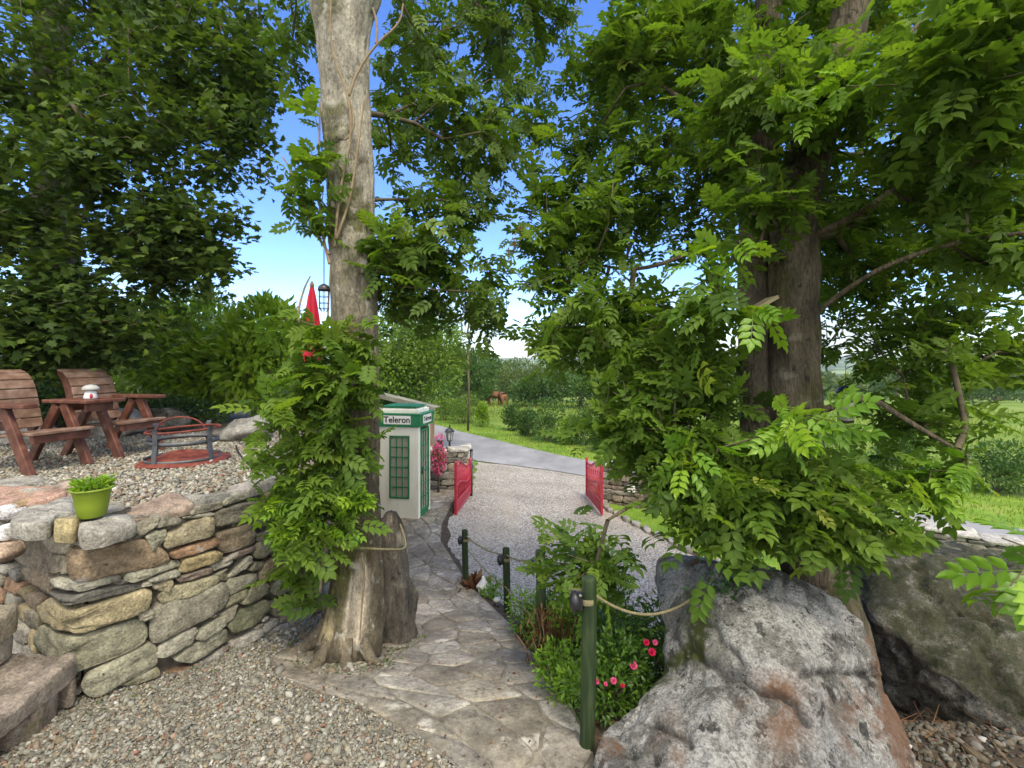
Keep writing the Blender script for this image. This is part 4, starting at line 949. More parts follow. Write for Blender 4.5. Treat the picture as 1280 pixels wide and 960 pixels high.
b4 = [(1000, 60, 4.6, 250, 100, 1.4, 125), (820, 90, 5.0, 95, 100, 1.0, 54), (1190, 120, 2.9, 120, 130, .6, 46), (760, 240, 5.0, 95, 80, .9, 48), (900, 220, 4.4, 120, 100, 1.0, 62), (1100, 290, 4.4, 150, 120, 1.0, 84), (725, 330, 5.0, 65, 55, .7, 22),
      (780, 420, 4.2, 105, 80, .7, 56), (830, 500, 3.8, 85, 75, .5, 44), (785, 535, 3.9, 50, 25, .35, 10), (875, 585, 3.4, 60, 32, .3, 15), (990, 620, 3.1, 100, 60, .32, 36), (1150, 410, 4.2, 130, 80, .8, 54), (1150, 530, 3.9, 90, 40, .5, 11),
      (740, 700, 3.5, 58, 30, .25, 11), (915, 650, 3.0, 55, 35, .25, 12), (1060, 670, 2.9, 60, 35, .2, 13), (1245, 50, 2.3, 70, 80, .3, 16), (1240, 260, 3.0, 60, 120, .4, 22), (1120, 610, 3.6, 60, 25, .3, 8), (700, 200, 5.2, 40, 60, .5, 8), (690, 430, 4.6, 35, 40, .4, 9), (900, 420, 3.4, 40, 60, .2, 8), (1010, -90, 5, 420, 60, 1.6, 45), (1345, 220, 4, 60, 200, .8, 26), (720, 100, 5.3, 30, 50, .4, 5), (960, 110, 3.3, 90, 90, .25, 16), (1060, 120, 3.3, 60, 100, .25, 12), (960, 240, 3.35, 70, 40, .2, 8), (660, 330, 4.8, 30, 60, .4, 8), (680, 250, 5.0, 40, 60, .4, 10)]
tg = blob_points(b4, 1.35); nodes, par, wgt, tips = grow(base3, tg)
mb = MB(); branch_mesh(mb, nodes, par, wgt, .0035, .48, .04); mb.build('crown_branches', M['twig'], tree2, off=tree2.location)
leaf_obj('crown', [spray(nodes, par, tips, 5, .34, -.10, T_ASH, (.12, .25), 1.5, .5), spray(nodes, par, tips, 5, .36, -.12, T_ASH2, (.10, .20), 1.2, .7)], M['ash'], tree2, tree2.location)
b5 = [(1262, 670, 1.75, 18, 14, .08, 1), (1250, 715, 1.75, 16, 14, .08, 1), (1180, 600, 3.3, 40, 30, .2, 6), (940, 390, 3.2, 25, 10, .1, 2), (1000, 530, 2.9, 70, 40, .2, 8), (880, 560, 3.2, 60, 40, .2, 7), (1060, 110, 3.0, 60, 40, .3, 6), (900, 350, 3.3, 60, 60, .2, 6)]
tg = blob_points(b5); 
base5 = base3+[P(1320, 640, 1.8), P(1400, 600, 2.2), P(1300, 690, 1.75)]
nodes, par, wgt, tips = grow(base5, tg)
mb = MB(); branch_mesh(mb, nodes, par, wgt, .0025, .4, .01, 4); tube(mb, smooth_line(np.array([P(1290, 290, D2-1.2), P(1420, 420, 2.6), P(1420, 600, 2.2), P(1320, 640, 1.8), P(1300, 690, 1.75)])), .008, 6)
mb.build('crown_twigs', M['twig'], tree2, off=tree2.location)
leaf_obj('young_leaves', [spray(nodes, par, tips, 5, .16, -.15, T_ASH, (.15, .22))], M['lime'], tree2, tree2.location)

# ------------------------------------------------------------------ sycamore behind the benches
D3 = 8.6
tree3 = thing('sycamore_tree', tuple(P(60, 560, D3)[:2])+(TZ,), 'huge dark green sycamore overhanging the wooden garden seats', 'tree')
mb = MB()
sC = [(520, 40, 100), (400, 42, 96), (280, 44, 92), (160, 46, 88), (40, 48, 84), (-120, 52, 78)]
pp3, rr3 = trunk_mesh(mb, [np.r_[P(70, 520, D3)[:2], TZ-.1]]+[P((a+b)/2, y, D3) for y, a, b in sC], [.5]+[(b-a)/2/F*D3 for y, a, b in sC], 24, 4, lambda A, V, w: np.full((len(V), 3), .07)*np.array([1, .85, .65]), .06, None, 30)
mb.build('trunk', M['bark2'], tree3, off=tree3.location)
base = list(pp3[6:]); mb = MB()
for pl in ([(70, 380, D3), (140, 330, 8.0), (230, 330, 7.4), (270, 320, 7.0)], [(70, 250, D3), (160, 180, 8.2), (260, 150, 7.8), (310, 140, 7.6)], [(70, 300, D3), (20, 280, 7.4), (-20, 300, 6.4)], [(70, 150, D3), (150, 50, 8), (260, -10, 7.6)], [(70, 420, D3), (60, 390, 7.4), (80, 400, 6.4)], [(70, 200, D3), (60, 160, 7.2), (90, 130, 6.2)]):
    q = smooth_line(np.array([P(*a) for a in pl])); tube(mb, q, np.linspace(.09, .02, len(q)), 8, (.06, .05, .035)); base += list(q)
mb.build('limbs', M['bark2'], tree3, off=tree3.location)
b6 = [(90, 80, 7.6, 150, 120, 1.5, 100), (255, 70, 7.3, 80, 100, 1.2, 64), (245, 190, 7.0, 85, 85, 1.0, 56), (80, 260, 6.6, 120, 110, 1.1, 84), (190, 290, 6.7, 95, 70, .8, 48), (60, 400, 6.3, 85, 65, .7, 52), (150, 400, 6.5, 60, 40, .5, 22), (15, 440, 6.0, 40, 50, .5, 20), (200, 340, 6.9, 80, 30, .6, 18), (60, -70, 8, 250, 90, 2, 70), (-60, 250, 6.4, 60, 250, 1.2, 60), (290, 120, 7.2, 40, 60, .6, 16), (110, 455, 7.4, 70, 30, .5, 16), (310, 40, 7.4, 28, 60, .5, 10)]
tg = blob_points(b6, 1.3); nodes, par, wgt, tips = grow(base, tg, step=.4)
mb = MB(); branch_mesh(mb, nodes, par, wgt, .005, .48, .06); mb.build('crown_branches', M['twig'], tree3, off=tree3.location)
leaf_obj('crown', [spray(nodes, par, tips, 40, .60, -.30, T_MAPLE, (.07, .145), 1.6, .6)], M['maple'], tree3, tree3.location)

# ------------------------------------------------------------------ generic leafy shrubs and trees
def bush_pts(n, r, lob, seed, shell=.55):
    g = np.random.default_rng(seed); nl = lob
    c = norm(g.normal(0, 1, (nl, 3)))*np.array([.55, .55, .45])+np.array([0, 0, .10]); rad = g.uniform(.35, .6, nl)
    k = g.integers(0, nl, n); u = norm(g.normal(0, 1, (n, 3)))*(shell+(1-shell)*g.random((n, 1)))**.6
    p = (c[k]+u*rad[k][:, None]); d = norm(u+np.array([0, 0, .2])+g.normal(0, .4, (n, 3)))
    return p*np.asarray(r), d
def shrub(name, loc, r, n, leaf, mat, label, cat, seed, tmpl=LEAF1, lob=14, trunk=.06, group=None, shell=.5, trunk_h=None, zlift=None, upw=.6):
    r = np.array(r, float); t = thing(name, tuple(loc), label, cat, group)
    p, d = bush_pts(n, r, lob, seed, shell); zl = r[2]*.80 if zlift is None else zlift; p[:, 2] += zl
    keep = p[:, 2] > .02; p, d = p[keep], d[keep]
    cl = .5+.5*vnoise(p/r.mean(), 2.2, seed); tn_ = np.clip(.15+.6*cl+rng.normal(0, .16, len(p)), 0, 1)
    leaf_obj('crown' if 'tree' in name else 'foliage', [leaves(tmpl, p, d, rng.uniform(.7, 1.3, len(p))*leaf, upw, .7, tn_)], mat, t)
    mb = MB(); g = np.random.default_rng(seed+5)
    th = zl if trunk_h is None else trunk_h
    if 'tree' in name:
        q = np.array([(0, 0, -.2), (r[0]*.03, 0, th*.5), (0, r[1]*.03, th), (0, 0, zl+r[2]*.3)]); tube(mb, smooth_line(q), np.linspace(trunk, trunk*.35, len(smooth_line(q))), 9, (.14, .115, .08), wob=.15)
        for k in range(7):
            e = norm(g.normal(0, 1, 3)*np.array([1, 1, .5])+np.array([0, 0, .4]))*r*.75+np.array([0, 0, zl]); s0 = np.array([0, 0, th*g.uniform(.6, 1.)])
            tube(mb, smooth_line(np.array([s0, (s0+e)/2+np.array([0, 0, r[2]*.1]), e])), np.linspace(trunk*.4, trunk*.1, len(smooth_line(np.zeros((3, 3))))), 6, (.14, .115, .08))
        mb.build('trunk', M['bark2'], t)
    else:
        for k in range(6):
            a = g.uniform(0, 6.28); e = np.array([math.cos(a)*r[0]*.6, math.sin(a)*r[1]*.6, zl+r[2]*.3*g.uniform(-.5, 1)])
            tube(mb, smooth_line(np.array([(0, 0, -.1), e*np.array([.3, .3, .55]), e])), np.linspace(trunk*.5, trunk*.12, len(smooth_line(np.zeros((3, 3))))), 5, (.14, .115, .08))
        mb.build('stems', M['twig'], t)
    return t
def onterr(px, py, d): 
    p = P(px, py, d); return (p[0], p[1], TZ)
def onland(px, d):
    x = (px-640)/F*d; return (x, d, float(h(np.array(x), np.array(d))))
# laurels and dark ivy behind the terrace
shrub('laurel_bush', onterr(250, 500, 9.6), (1.3, .9, 1.35), 4400, .19, M['laurel'], 'bright green glossy laurel directly behind the fire basket', 'shrub', 51, T_OV, 16, .08)
shrub('laurel_bush', onterr(330, 500, 9.3), (.95, .8, 1.35), 3000, .18, M['laurel'], 'bright green laurel right of the fire basket, beside the ash trunk', 'shrub', 52, T_OV, 14, .08)
shrub('laurel_bush', onterr(190, 500, 10.4), (1.0, .8, 1.4), 2800, .18, M['laurel'], 'bright laurel between the sycamore and the fire basket, behind the ivy mound', 'shrub', 53, T_OV, 14, .08)
shrub('ivy_mound', onterr(205, 520, 8.3), (1.0, .45, .32), 3200, .08, M['ivy'], 'low mound of dark small-leaved ivy behind the right wooden seat', 'ivy', 54, T_OV, 14, .03)
shrub('ivy_mound', onterr(40, 520, 8.0), (1.5, .5, .55), 3600, .09, M['ivy'], 'wide bank of very dark ivy under the sycamore, behind the left wooden seat', 'ivy', 55, T_OV, 16, .03)
shrub('olive_tree', onterr(232, 420, 14), (1.6, 1.4, 1.5), 4200, .14, M['olive'], 'dull olive-green tree rising behind the laurels', 'tree', 56, LEAF1, 18, .12, zlift=2.0)
shrub('hedge_tree', onterr(150, 430, 15), (1.9, 1.4, 1.3), 4200, .15, M['yellowgreen'], 'yellow-green tree under the right edge of the sycamore crown', 'tree', 57, LEAF1, 18, .12, zlift=1.4)
shrub('hedge_tree', onterr(320, 420, 13.5), (1.5, 1.2, 1.35), 4600, .13, M['shrub'], 'leafy mid-green tree behind the laurel beside the ash trunk', 'tree', 58, LEAF1, 16, .1, zlift=1.35)
# beyond the kiosk, left of the road
shrub('pale_tree', onland(522, 19), (2.0, 1.8, 2.5), 10000, .16, M['yellowgreen'], 'pale yellow-green tree with a loose crown behind the telephone kiosk', 'tree', 61, LEAF1, 26, .16, zlift=3.6)
shrub('pale_tree', onland(480, 21), (2.6, 2, 3.0), 9000, .18, M['shrub'], 'mid-green tree behind the ash trunk and the grey lean-to roof', 'tree', 62, LEAF1, 18, .16, zlift=3.0)
shrub('dark_tree', onland(578, 33), (2.6, 2.2, 2.3), 5200, .22, M['shrub'], 'dark green bushy tree at the far end of the road', 'tree', 63, LEAF1, 16, .16, zlift=2.6)
bare = thing('bare_tree', onland(585, 25), 'half-bare tree with thin grey branches against the sky right of the ash trunk', 'tree')
q0 = np.array(bare.location); g_ = np.random.default_rng(5)
tgt = np.array([P(585+g_.uniform(-40, 42), g_.uniform(352, 420), 25+g_.uniform(-.8, .8)) for _ in range(46)])
nodes, par, wgt, tips = grow([q0+np.array([0, 0, k*.5]) for k in range(9)], tgt, step=.5, path_w=.15)
mb = MB(); tube(mb, [q0, q0+(0.05, 0, 2), q0+(0, 0, 4)], [.06, .055, .05], 9, (.16, .145, .12)); branch_mesh(mb, nodes, par, wgt, .012, .45, .06); mb.build('trunk', M['twig'], bare, off=bare.location)
leaf_obj('crown', [spray(nodes, par, tips, 12, .6, -.1, LEAF1, (.12, .2))], M['olive'], bare, bare.location)
# verge shrubs along the far side of the road
vs = [(556, 29.5, .75, .55, 'clipped yellow-green shrub on the verge nearest the far end of the road', 'yellowgreen'), (580, 27.8, .9, .65, 'leafy yellow-green shrub on the verge left of the sapling', 'yellowgreen'), (603, 26.5, .28, .55, 'thin green sapling standing alone on the verge by the cattle', 'laurel'),
      (641, 25.0, .45, .62, 'dark green square shrub on the verge right of the cattle', 'shrub'), (684, 21.6, .85, .75, 'dark green rounded shrub beside the square one on the verge', 'shrub'), (660, 23.2, .45, .5, 'small dark green shrub between the square and rounded verge shrubs', 'shrub'), (711, 20.9, .5, .5, 'small fresh green shrub just right of the rounded verge shrub', 'laurel'), (757, 19.5, .55, .5, 'small yellow-green verge shrub nearest the right gate', 'yellowgreen'), (735, 20.6, .9, .62, 'broad green shrub on the verge in front of the field, partly behind ash leaves', 'shrub'), (775, 18.8, .95, .62, 'low green shrub on the verge behind the right gate', 'shrub'), (1248, 13.2, 1.0, .55, 'dark green spreading shrub on the verge at the right edge', 'shrub'), (1120, 14.6, .9, .6, 'green shrub on the verge left of the spreading one, behind ash leaves', 'shrub'), (1010, 16, .8, .6, 'green verge shrub hidden behind the twin ash stems', 'shrub')]
for i, (px, d, rx, rz_, lab, mt) in enumerate(vs): shrub('verge_shrub', onland(px, d), (rx*1.25, .8*rx+.1, rz_*1.45), 2600, .11, M[mt], lab, 'shrub', 70+i, LEAF1, 10, .05)
# field bushes and hedgerow trees
fb = [(650, 47, 3.3, 2.1, 'olive', 'large rounded olive-green bush standing alone in the middle of the pasture'), (600, 52, 3.0, 2.4, 'shrub', 'green hedgerow tree left of the rounded bush'), (560, 50, 3.2, 2.9, 'shrub', 'tall green hedgerow tree by the far road end'), (625, 62, 3.5, 3.0, 'shrub', 'dark hedgerow tree just behind and left of the rounded bush'), (700, 55, 3.2, 2.6, 'shrub', 'green hedgerow tree right of the rounded bush'), (745, 50, 3.4, 2.4, 'olive', 'olive hedgerow tree behind the verge shrubs'), (800, 48, 3.6, 2.8, 'shrub', 'hedgerow tree seen through the lower ash leaves'),
      (530, 44, 3.4, 3.0, 'shrub', 'dense hedgerow tree behind the kiosk roof'), (668, 40, 2.2, 1.2, 'shrub', 'low green bush in the pasture just before the rounded bush'), (725, 38, 2.6, 1.5, 'shrub', 'spreading bush in the pasture above the rounded verge shrub'), (590, 41, 2.2, 1.3, 'shrub', 'low bush in the pasture behind the verge sapling'), (860, 44, 3.6, 2.6, 'olive', 'olive tree across the pasture left of the twin ash stems'), (1245, 48, 3.8, 2.0, 'shrub', 'wide bush at the far side of the right-hand pasture'), (1190, 58, 4.5, 2.6, 'olive', 'olive tree across the right-hand pasture'), (1120, 60, 4.5, 3.0, 'shrub', 'tree across the pasture just right of the twin stems'), (1300, 62, 5, 3.2, 'shrub', 'tree at the far right end of the pasture hedge')]
for i, (px, d, rx, rz_, mt, lab) in enumerate(fb): shrub('hedgerow_tree', onland(px, d), (rx*1.15, rx*.8, rz_*1.1), 4200, .27, M[mt], lab, 'tree', 90+i, LEAF1, 16, .2, zlift=rz_*.95)
# far woods: one mass of trees in the valley
pts, dirs, tn_ = [], [], []
g_ = np.random.default_rng(77)
for k in range(330):
    px = g_.uniform(250, 1500); d = g_.uniform(70, 260); x = (px-640)/F*d; z0 = float(h(np.array(x), np.array(d))); r_ = g_.uniform(1.8, 3.4)
    p, dd = bush_pts(150, (r_, r_, r_*.95), 8, 1000+k, .6); p = p+np.array([x, d, z0+r_*.85]); pts.append(p); dirs.append(dd); tn_.append(np.clip(g_.uniform(.1, .8)+g_.normal(0, .12, len(p)), 0, 1))
pts = np.concatenate(pts); leaf_obj('woodland', [leaves(LEAF1, pts, np.concatenate(dirs), 1.35, .5, .7, np.concatenate(tn_))], M['olive'], kind='stuff')
# grass blades on the lawn, verge and near pasture
def blades(name, poly, n, hgt, mat, zf=h, wd=.06):
    pts = scatter_poly(poly, n); g = np.array([(-.5*wd, 0, 0), (.5*wd, 0, 0), (0, 1, .12)]), np.array([(0, 1, 2)])
    D = np.c_[rng.normal(0, .35, (n, 2)), np.ones(n)]
    return leaf_obj(name, [leaves(g, np.c_[pts, zf(pts[:, 0], pts[:, 1])], D, rng.uniform(.6, 1.4, n)*hgt, 0, 1.)], mat, kind='stuff')
blades('grass', RU+VG, 26000, .10, M['grassblade'], wd=.25)
blades('lawn_grass', lawn, 16000, .06, M['grassblade'], wd=.16)
blades('pasture_grass', [(2.6, 21.8), (5.2, 19.2), (8, 17), (12.6, 13.2), (18, 9.2), (26, 4), (44, 30), (20, 46), (-4, 46), (-3, 32)], 26000, .20, M['grassblade'], wd=.3)
# ------------------------------------------------------------------ boulders
from mathutils import noise as mnoise
def hull_rock(name, hulls, mat, label, loc, vox=.03, amp=.05, mossf=None, seed=0, strata=0., stain=None):
    bm = bmesh.new()
    for pts in hulls:
        b = bmesh.new(); [b.verts.new(tuple(p)) for p in pts]; bmesh.ops.convex_hull(b, input=b.verts[:])
        me_ = bpy.data.meshes.new('t'); b.to_mesh(me_); b.free(); bm.from_mesh(me_); bpy.data.meshes.remove(me_)
    me = bpy.data.meshes.new('rock_src'); bm.to_mesh(me); bm.free()
    o = bpy.data.objects.new('rock_src', me); COL.objects.link(o)
    r = o.modifiers.new('r', 'REMESH'); r.mode = 'VOXEL'; r.voxel_size = vox
    s = o.modifiers.new('s', 'SMOOTH'); s.iterations = 4; s.factor = .5
    bpy.context.view_layer.update()
    ev = o.evaluated_get(bpy.context.evaluated_depsgraph_get()); em = ev.to_mesh()
    n = len(em.vertices); Vv = np.empty(n*3); em.vertices.foreach_get('co', Vv); Vv = Vv.reshape(-1, 3)
    Nv = np.empty(n*3); em.vertices.foreach_get('normal', Nv); Nv = Nv.reshape(-1, 3)
    Fs = [tuple(p.vertices) for p in em.polygons]; ev.to_mesh_clear(); bpy.data.objects.remove(o); bpy.data.meshes.remove(me)
    d = fbm(Vv, 1.6, 3, seed)*amp+fbm(Vv, 5, 5, seed+9, .6)*amp*.4
    ridge = 1-np.abs(fbm(Vv*np.array([1, 1, 1.6]), 1.9, 3, seed+21)); d = d-np.clip(ridge-.88, 0, 1)*amp*5       # cracks
    if strata: d = d+fbm(Vv*np.array([.5, .5, 6]), 1.5, 3, seed+33)*strata
    Vv = Vv+Nv*d[:, None]
    ms = np.zeros(n) if mossf is None else np.clip(mossf(Vv, Nv), 0, 1)
    rs_, cr_ = (np.zeros(n), np.zeros(n)) if stain is None else stain(Vv)
    Vv = Vv-Nv*(cr_*.045)[:, None]
    C = np.stack([np.clip(rs_, 0, 1), ms, np.clip(cr_, 0, 1)], 1)
    return tag(mesh_obj(name, Vv-np.asarray(loc), Fs, mat, None, C, True), label, 'boulder'), loc
def place(o_loc): o_loc[0].location = o_loc[1]; return o_loc[0]
A = [P(*a) for a in [(868, 800, 3.05), (876, 752, 3.15), (905, 722, 3.2), (938, 708, 3.25), (965, 712, 3.25), (1005, 728, 3.2), (1050, 752, 3.2), (1078, 790, 3.1), (1108, 850, 2.95), (1138, 920, 2.75), (1150, 1000, 2.6), (1120, 1110, 2.2),
                     (930, 800, 2.75), (1010, 830, 2.6), (930, 920, 2.35), (1040, 930, 2.35), (860, 1040, 2.2), (1000, 1120, 2.05), (868, 900, 2.75)]]+[np.array(a) for a in [(1.2, 3.9, .7), (2.1, 4.0, .6), (2.5, 3.6, 0), (1.2, 4.0, -.6), (2.3, 4.2, -.6), (1.0, 2.6, -.5), (1.9, 2.3, -.4), (2.2, 2.8, -.4)]]
B = [P(*a) for a in [(748, 950, 2.55), (770, 905, 2.7), (800, 868, 2.8), (835, 838, 2.9), (868, 812, 2.95), (900, 830, 2.75), (760, 1010, 2.3), (900, 900, 2.4), (930, 1000, 2.15), (860, 1120, 2.02), (780, 1080, 2.1)]]+[np.array(a) for a in [(.75, 3.3, -.5), (1.3, 3.4, .2), (1.4, 2.3, -.4), (.5, 2.4, -.4)]]
def stainA(V):
    px = 640+F*V[:, 0]/V[:, 1]; py = HY+F*(CAMZ-V[:, 2])/V[:, 1]; px = px+6*fbm(V, 9, 3, 71); py = py+6*fbm(V, 9, 3, 73)
    rust = 1.1*np.exp(-((px-985)/30)**2-((py-905)/48)**2)+1.1*np.exp(-((px-838)/16)**2-((py-930)/34)**2)+.8*np.exp(-((px-965)/22)**2-((py-862)/22)**2)
    def line(L, wd):
        d = np.full(len(px), 1e9)
        for (x0, y0), (x1, y1) in zip(L[:-1], L[1:]):
            t = np.clip(((px-x0)*(x1-x0)+(py-y0)*(y1-y0))/((x1-x0)**2+(y1-y0)**2), 0, 1); d = np.minimum(d, np.hypot(px-x0-t*(x1-x0), py-y0-t*(y1-y0)))
        return np.exp(-(d/wd)**2)
    cr = np.maximum.reduce([line([(864, 812), (900, 838), (945, 858), (990, 878), (1012, 905)], 5), .8*line([(1000, 842), (1050, 838), (1100, 848)], 3.5), .8*line([(820, 905), (838, 912), (862, 930)], 4), .6*line([(872, 770), (905, 800), (940, 842)], 4)])
    return rust, cr*(V[:, 1] < 3.4)
def mossA(V, Nn):
    px = 640+F*V[:, 0]/V[:, 1]; py = HY+F*(CAMZ-V[:, 2])/V[:, 1]
    return 1.3*np.exp(-((px-872)/16)**2-((py-770)/50)**2)+1.2*np.exp(-((py-(835-.75*(px-835)))/12)**2)*(px < 880)*(px > 780)+.7*np.exp(-((px-970)/45)**2-((py-716)/10)**2)
place(hull_rock('boulder', [A, B], M['boulder'], 'big pale grey lichen-covered boulder with rust stains in front of the twin-stemmed ash', (1.5, 2.9, 0), .018, .045, mossA, 4, .012, stainA))
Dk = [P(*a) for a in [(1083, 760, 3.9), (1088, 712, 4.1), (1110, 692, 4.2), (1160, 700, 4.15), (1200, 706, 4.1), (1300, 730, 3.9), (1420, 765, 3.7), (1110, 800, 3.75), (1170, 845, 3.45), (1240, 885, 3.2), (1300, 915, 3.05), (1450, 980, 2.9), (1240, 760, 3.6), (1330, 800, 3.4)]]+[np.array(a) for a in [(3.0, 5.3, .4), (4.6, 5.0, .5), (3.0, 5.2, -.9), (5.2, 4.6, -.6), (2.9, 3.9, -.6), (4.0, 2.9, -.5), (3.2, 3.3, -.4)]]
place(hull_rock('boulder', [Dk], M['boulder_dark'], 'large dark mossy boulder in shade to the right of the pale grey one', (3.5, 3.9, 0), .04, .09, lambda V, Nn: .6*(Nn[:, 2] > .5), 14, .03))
def rock(px, py, d, r, z, label, mat, seed, sq=(1, .8, .6)):
    g = np.random.default_rng(seed); p = P(px, py, d); c = np.array([p[0], p[1], z])
    u = norm(g.normal(0, 1, (26, 3)))*np.array(sq)*r*g.uniform(.8, 1.1, (26, 1)); u[:, 2] = np.maximum(u[:, 2], -.35*r)
    return place(hull_rock('rock', [c+u+np.array([0, 0, .12*r])], M[mat], label, tuple(c), r/14, r*.10, None, seed))
rock(305, 560, 7.2, .46, TZ+.10, 'pale flat-topped rock on the gravel terrace right of the fire basket', 'boulder_pale', 31, (1.15, .7, .55))
rock(45, 580, 6.9, .30, TZ+.05, 'rounded grey rock seen between the legs of the left wooden seat', 'boulder_pale', 32, (1, .8, .75))
rock(0, 585, 6.7, .26, TZ+.03, 'grey rock at the left edge behind the wooden seats', 'boulder_pale', 33)
rock(150, 560, 7.6, .48, TZ+.08, 'brownish rock under the right wooden seat', 'boulder_pale', 34, (1.2, .7, .75))
rock(200, 535, 8.0, .42, TZ+.1, 'dark rock behind the fire basket below the laurels', 'boulder_dark', 35, (1.3, .6, .7))

# the weathered stump between trunk and path
st = thing('tree_stump', tuple(P(492, 792, 4.75)), 'dark weathered tree stump standing between the ash trunk and the stone path', 'stump')
def colst(A, V, w2):
    n = fbm(V*np.array([3, 3, .8]), 3, 4, 80)[:, None]; g = (1-sstep(.2, 1.1, V[:, 2]))[:, None]*.5
    c = np.array([.075, .062, .047])*(1+.7*n); pl = np.clip(fbm(V, 5, 3, 83)*2-.5, 0, 1)[:, None]*(V[:, 2:3] > .45); c = c*(1-pl)+np.array([.33, .29, .23])*pl
    return np.clip(c*(1-g)+np.array([.10, .095, .08])*g, .01, .6)
mb = MB()
ss = [(800, 450, 516), (785, 455, 514), (740, 460, 511), (700, 464, 507), (670, 468, 503), (652, 475, 499), (640, 482, 494)]
trunk_mesh(mb, [P((a+b)/2, y, 4.75) for y, a, b in ss], [(b-a)/2/F*4.75 for y, a, b in ss], 60, 12, colst, .30, lambda A, z: .22*np.cos(2*A+1)*(1-sstep(-.2, .8, z)), 22, .10)
mb.build('wood', M['bark2'], st, off=st.location)

# ------------------------------------------------------------------ telephone kiosk
KC = np.array([-1.81, 9.30, -.77]); ku = np.array([-.985, .175]); kv = np.array([.175, .985]); KW, KD = .84, .66
kio = thing('telephone_kiosk', tuple(KC), 'cream and green Irish telephone kiosk at the end of the stone path', 'phone box', None, math.atan2(ku[1], ku[0])+math.pi)
# local axes after rotation: +x to the right along the front, -x leftwards; +y into the depth. origin is the front right foot
def kb(mb, x0, x1, y0, y1, z0, z1, bev=.006): return box(mb, ((x0+x1)/2, (y0+y1)/2, (z0+z1)/2), (x1-x0, y1-y0, z1-z0), None, bev)
W0, W1 = -.60, -.19       # window opening on the front
zs0, zs1 = .40, 1.62
def kpart(name, mat, boxes, parent=kio, bev=.006):
    mb = MB(); [kb(mb, *b, bev) for b in boxes]; return mb.build(name, M[mat], parent, smooth=False)
t_ = .05
body = kpart('body', 'cream', [(-KW, W0, 0, t_, 0, 1.80), (W1, 0, 0, t_, 0, 1.80), (W0, W1, .001, t_-.001, 0, zs0), (W0, W1, .001, t_-.001, zs1, 1.80),
      (-KW, -KW+t_, t_, KD, 0, 1.80), (-KW+t_, 0, KD-t_, KD, 0, 1.80), (-.06, 0, t_, .10, 0, 1.80), (-.06, 0, KD-.10, KD-t_, 0, 1.80), (-KW+.02, -.02, .02, KD-.02, 1.79, 1.84)])
def grille(name, plane, a0, a1, z0, z1, cols, rows, pos, frame=.028, bar=.016):
    mb = MB()
    def add(u0, u1, w0, w1, d0, d1):
        if plane == 'y': kb(mb, u0, u1, pos+d0, pos+d1, w0, w1, .003)
        else: kb(mb, pos-d1, pos-d0, u0, u1, w0, w1, .003)
    add(a0, a0+frame, z0, z1, -.018, .03); add(a1-frame, a1, z0, z1, -.018, .03); add(a0+frame, a1-frame, z0, z0+frame, -.017, .029); add(a0+frame, a1-frame, z1-frame, z1, -.017, .029)
    ia, ib, iz, jz = a0+frame, a1-frame, z0+frame, z1-frame
    for k in range(1, cols): u = ia+(ib-ia)*k/cols; add(u-bar/2, u+bar/2, iz, jz, -.008, .016)
    for k in range(1, rows): u = iz+(jz-iz)*k/rows; add(ia, ib, u-bar/2, u+bar/2, -.0095, .0145)
    g = mb.build(name, M['green'], kio, smooth=False)
    mb = MB()
    if plane == 'y': kb(mb, ia, ib, pos+.006, pos+.010, iz, jz, .001)
    else: kb(mb, pos-.010, pos-.006, ia, ib, iz, jz, .001)
    mb.build('glass', M['pane'], g, smooth=False); return g
grille('window', 'y', W0, W1, zs0, zs1, 3, 6, 0)
door = grille('door', 'x', .10, KD-.10, .10, 1.74, 3, 6, 0, .045, .02)
mb = MB(); kb(mb, -.035, .004, .10, KD-.10, .012, .10); mb.build('kick_board', M['green'], door, smooth=False)
mb = MB(); kb(mb, .016, .04, .14, .155, .85, 1.0); mb.build('handle', M['iron'], door, smooth=False)
band = kpart('fascia', 'green', [(-KW-.05, .05, -.05, KD+.05, 1.80, 2.03), (-KW-.07, .07, -.07, KD+.07, 2.03, 2.06)])
kpart('roof', 'cream', [(-KW+.02, -.02, .02, KD-.02, 2.06, 2.13), (-KW+.05, -.05, .05, KD-.05, 2.13, 2.145)])
kpart('roof_cap', 'green', [(-KW+.09, -.09, .09, KD-.09, 2.145, 2.185), (-KW+.06, -.06, .06, KD-.06, 2.185, 2.20)])
kpart('inner_shelf', 'darkwood', [(-KW+.06, -.3, KD-.28, KD-.06, .95, .98)])
ph = kpart('telephone', 'black', [(-.62, -.38, KD-.20, KD-.055, 1.10, 1.45), (-.66, -.62, KD-.17, KD-.12, 1.12, 1.38)])
sg = kpart('sign_panel', 'signwhite', [(-KW+.14, -.14, -.062, -.048, 1.85, 2.02)]); sg2 = kpart('sign_panel', 'signwhite', [(.048, .062, .10, KD-.10, 1.85, 2.02)])
def lettering(txt, parent, loc, rot, size):
    cu = bpy.data.curves.new('lettering', 'FONT'); cu.body = txt; cu.size = size; cu.extrude = .002; cu.offset = .0035; cu.align_x = 'CENTER'; cu.align_y = 'CENTER'; cu.space_character = 1.02
    o_ = bpy.data.objects.new('t', cu); COL.objects.link(o_); bpy.context.view_layer.update(); me = bpy.data.meshes.new_from_object(o_.evaluated_get(bpy.context.evaluated_depsgraph_get())); bpy.data.objects.remove(o_); cu = me; o = bpy.data.objects.new('lettering', me); COL.objects.link(o); o.parent = parent; o.location = loc; o.rotation_euler = rot; me.materials.clear(); me.materials.append(M['letters']); return o
lettering('Teleron', sg, (-KW/2, -.064, 1.937), (math.pi/2, 0, 0), .165); lettering('Teleron', sg2, (.064, KD/2, 1.937), (math.pi/2, 0, math.pi/2), .125)

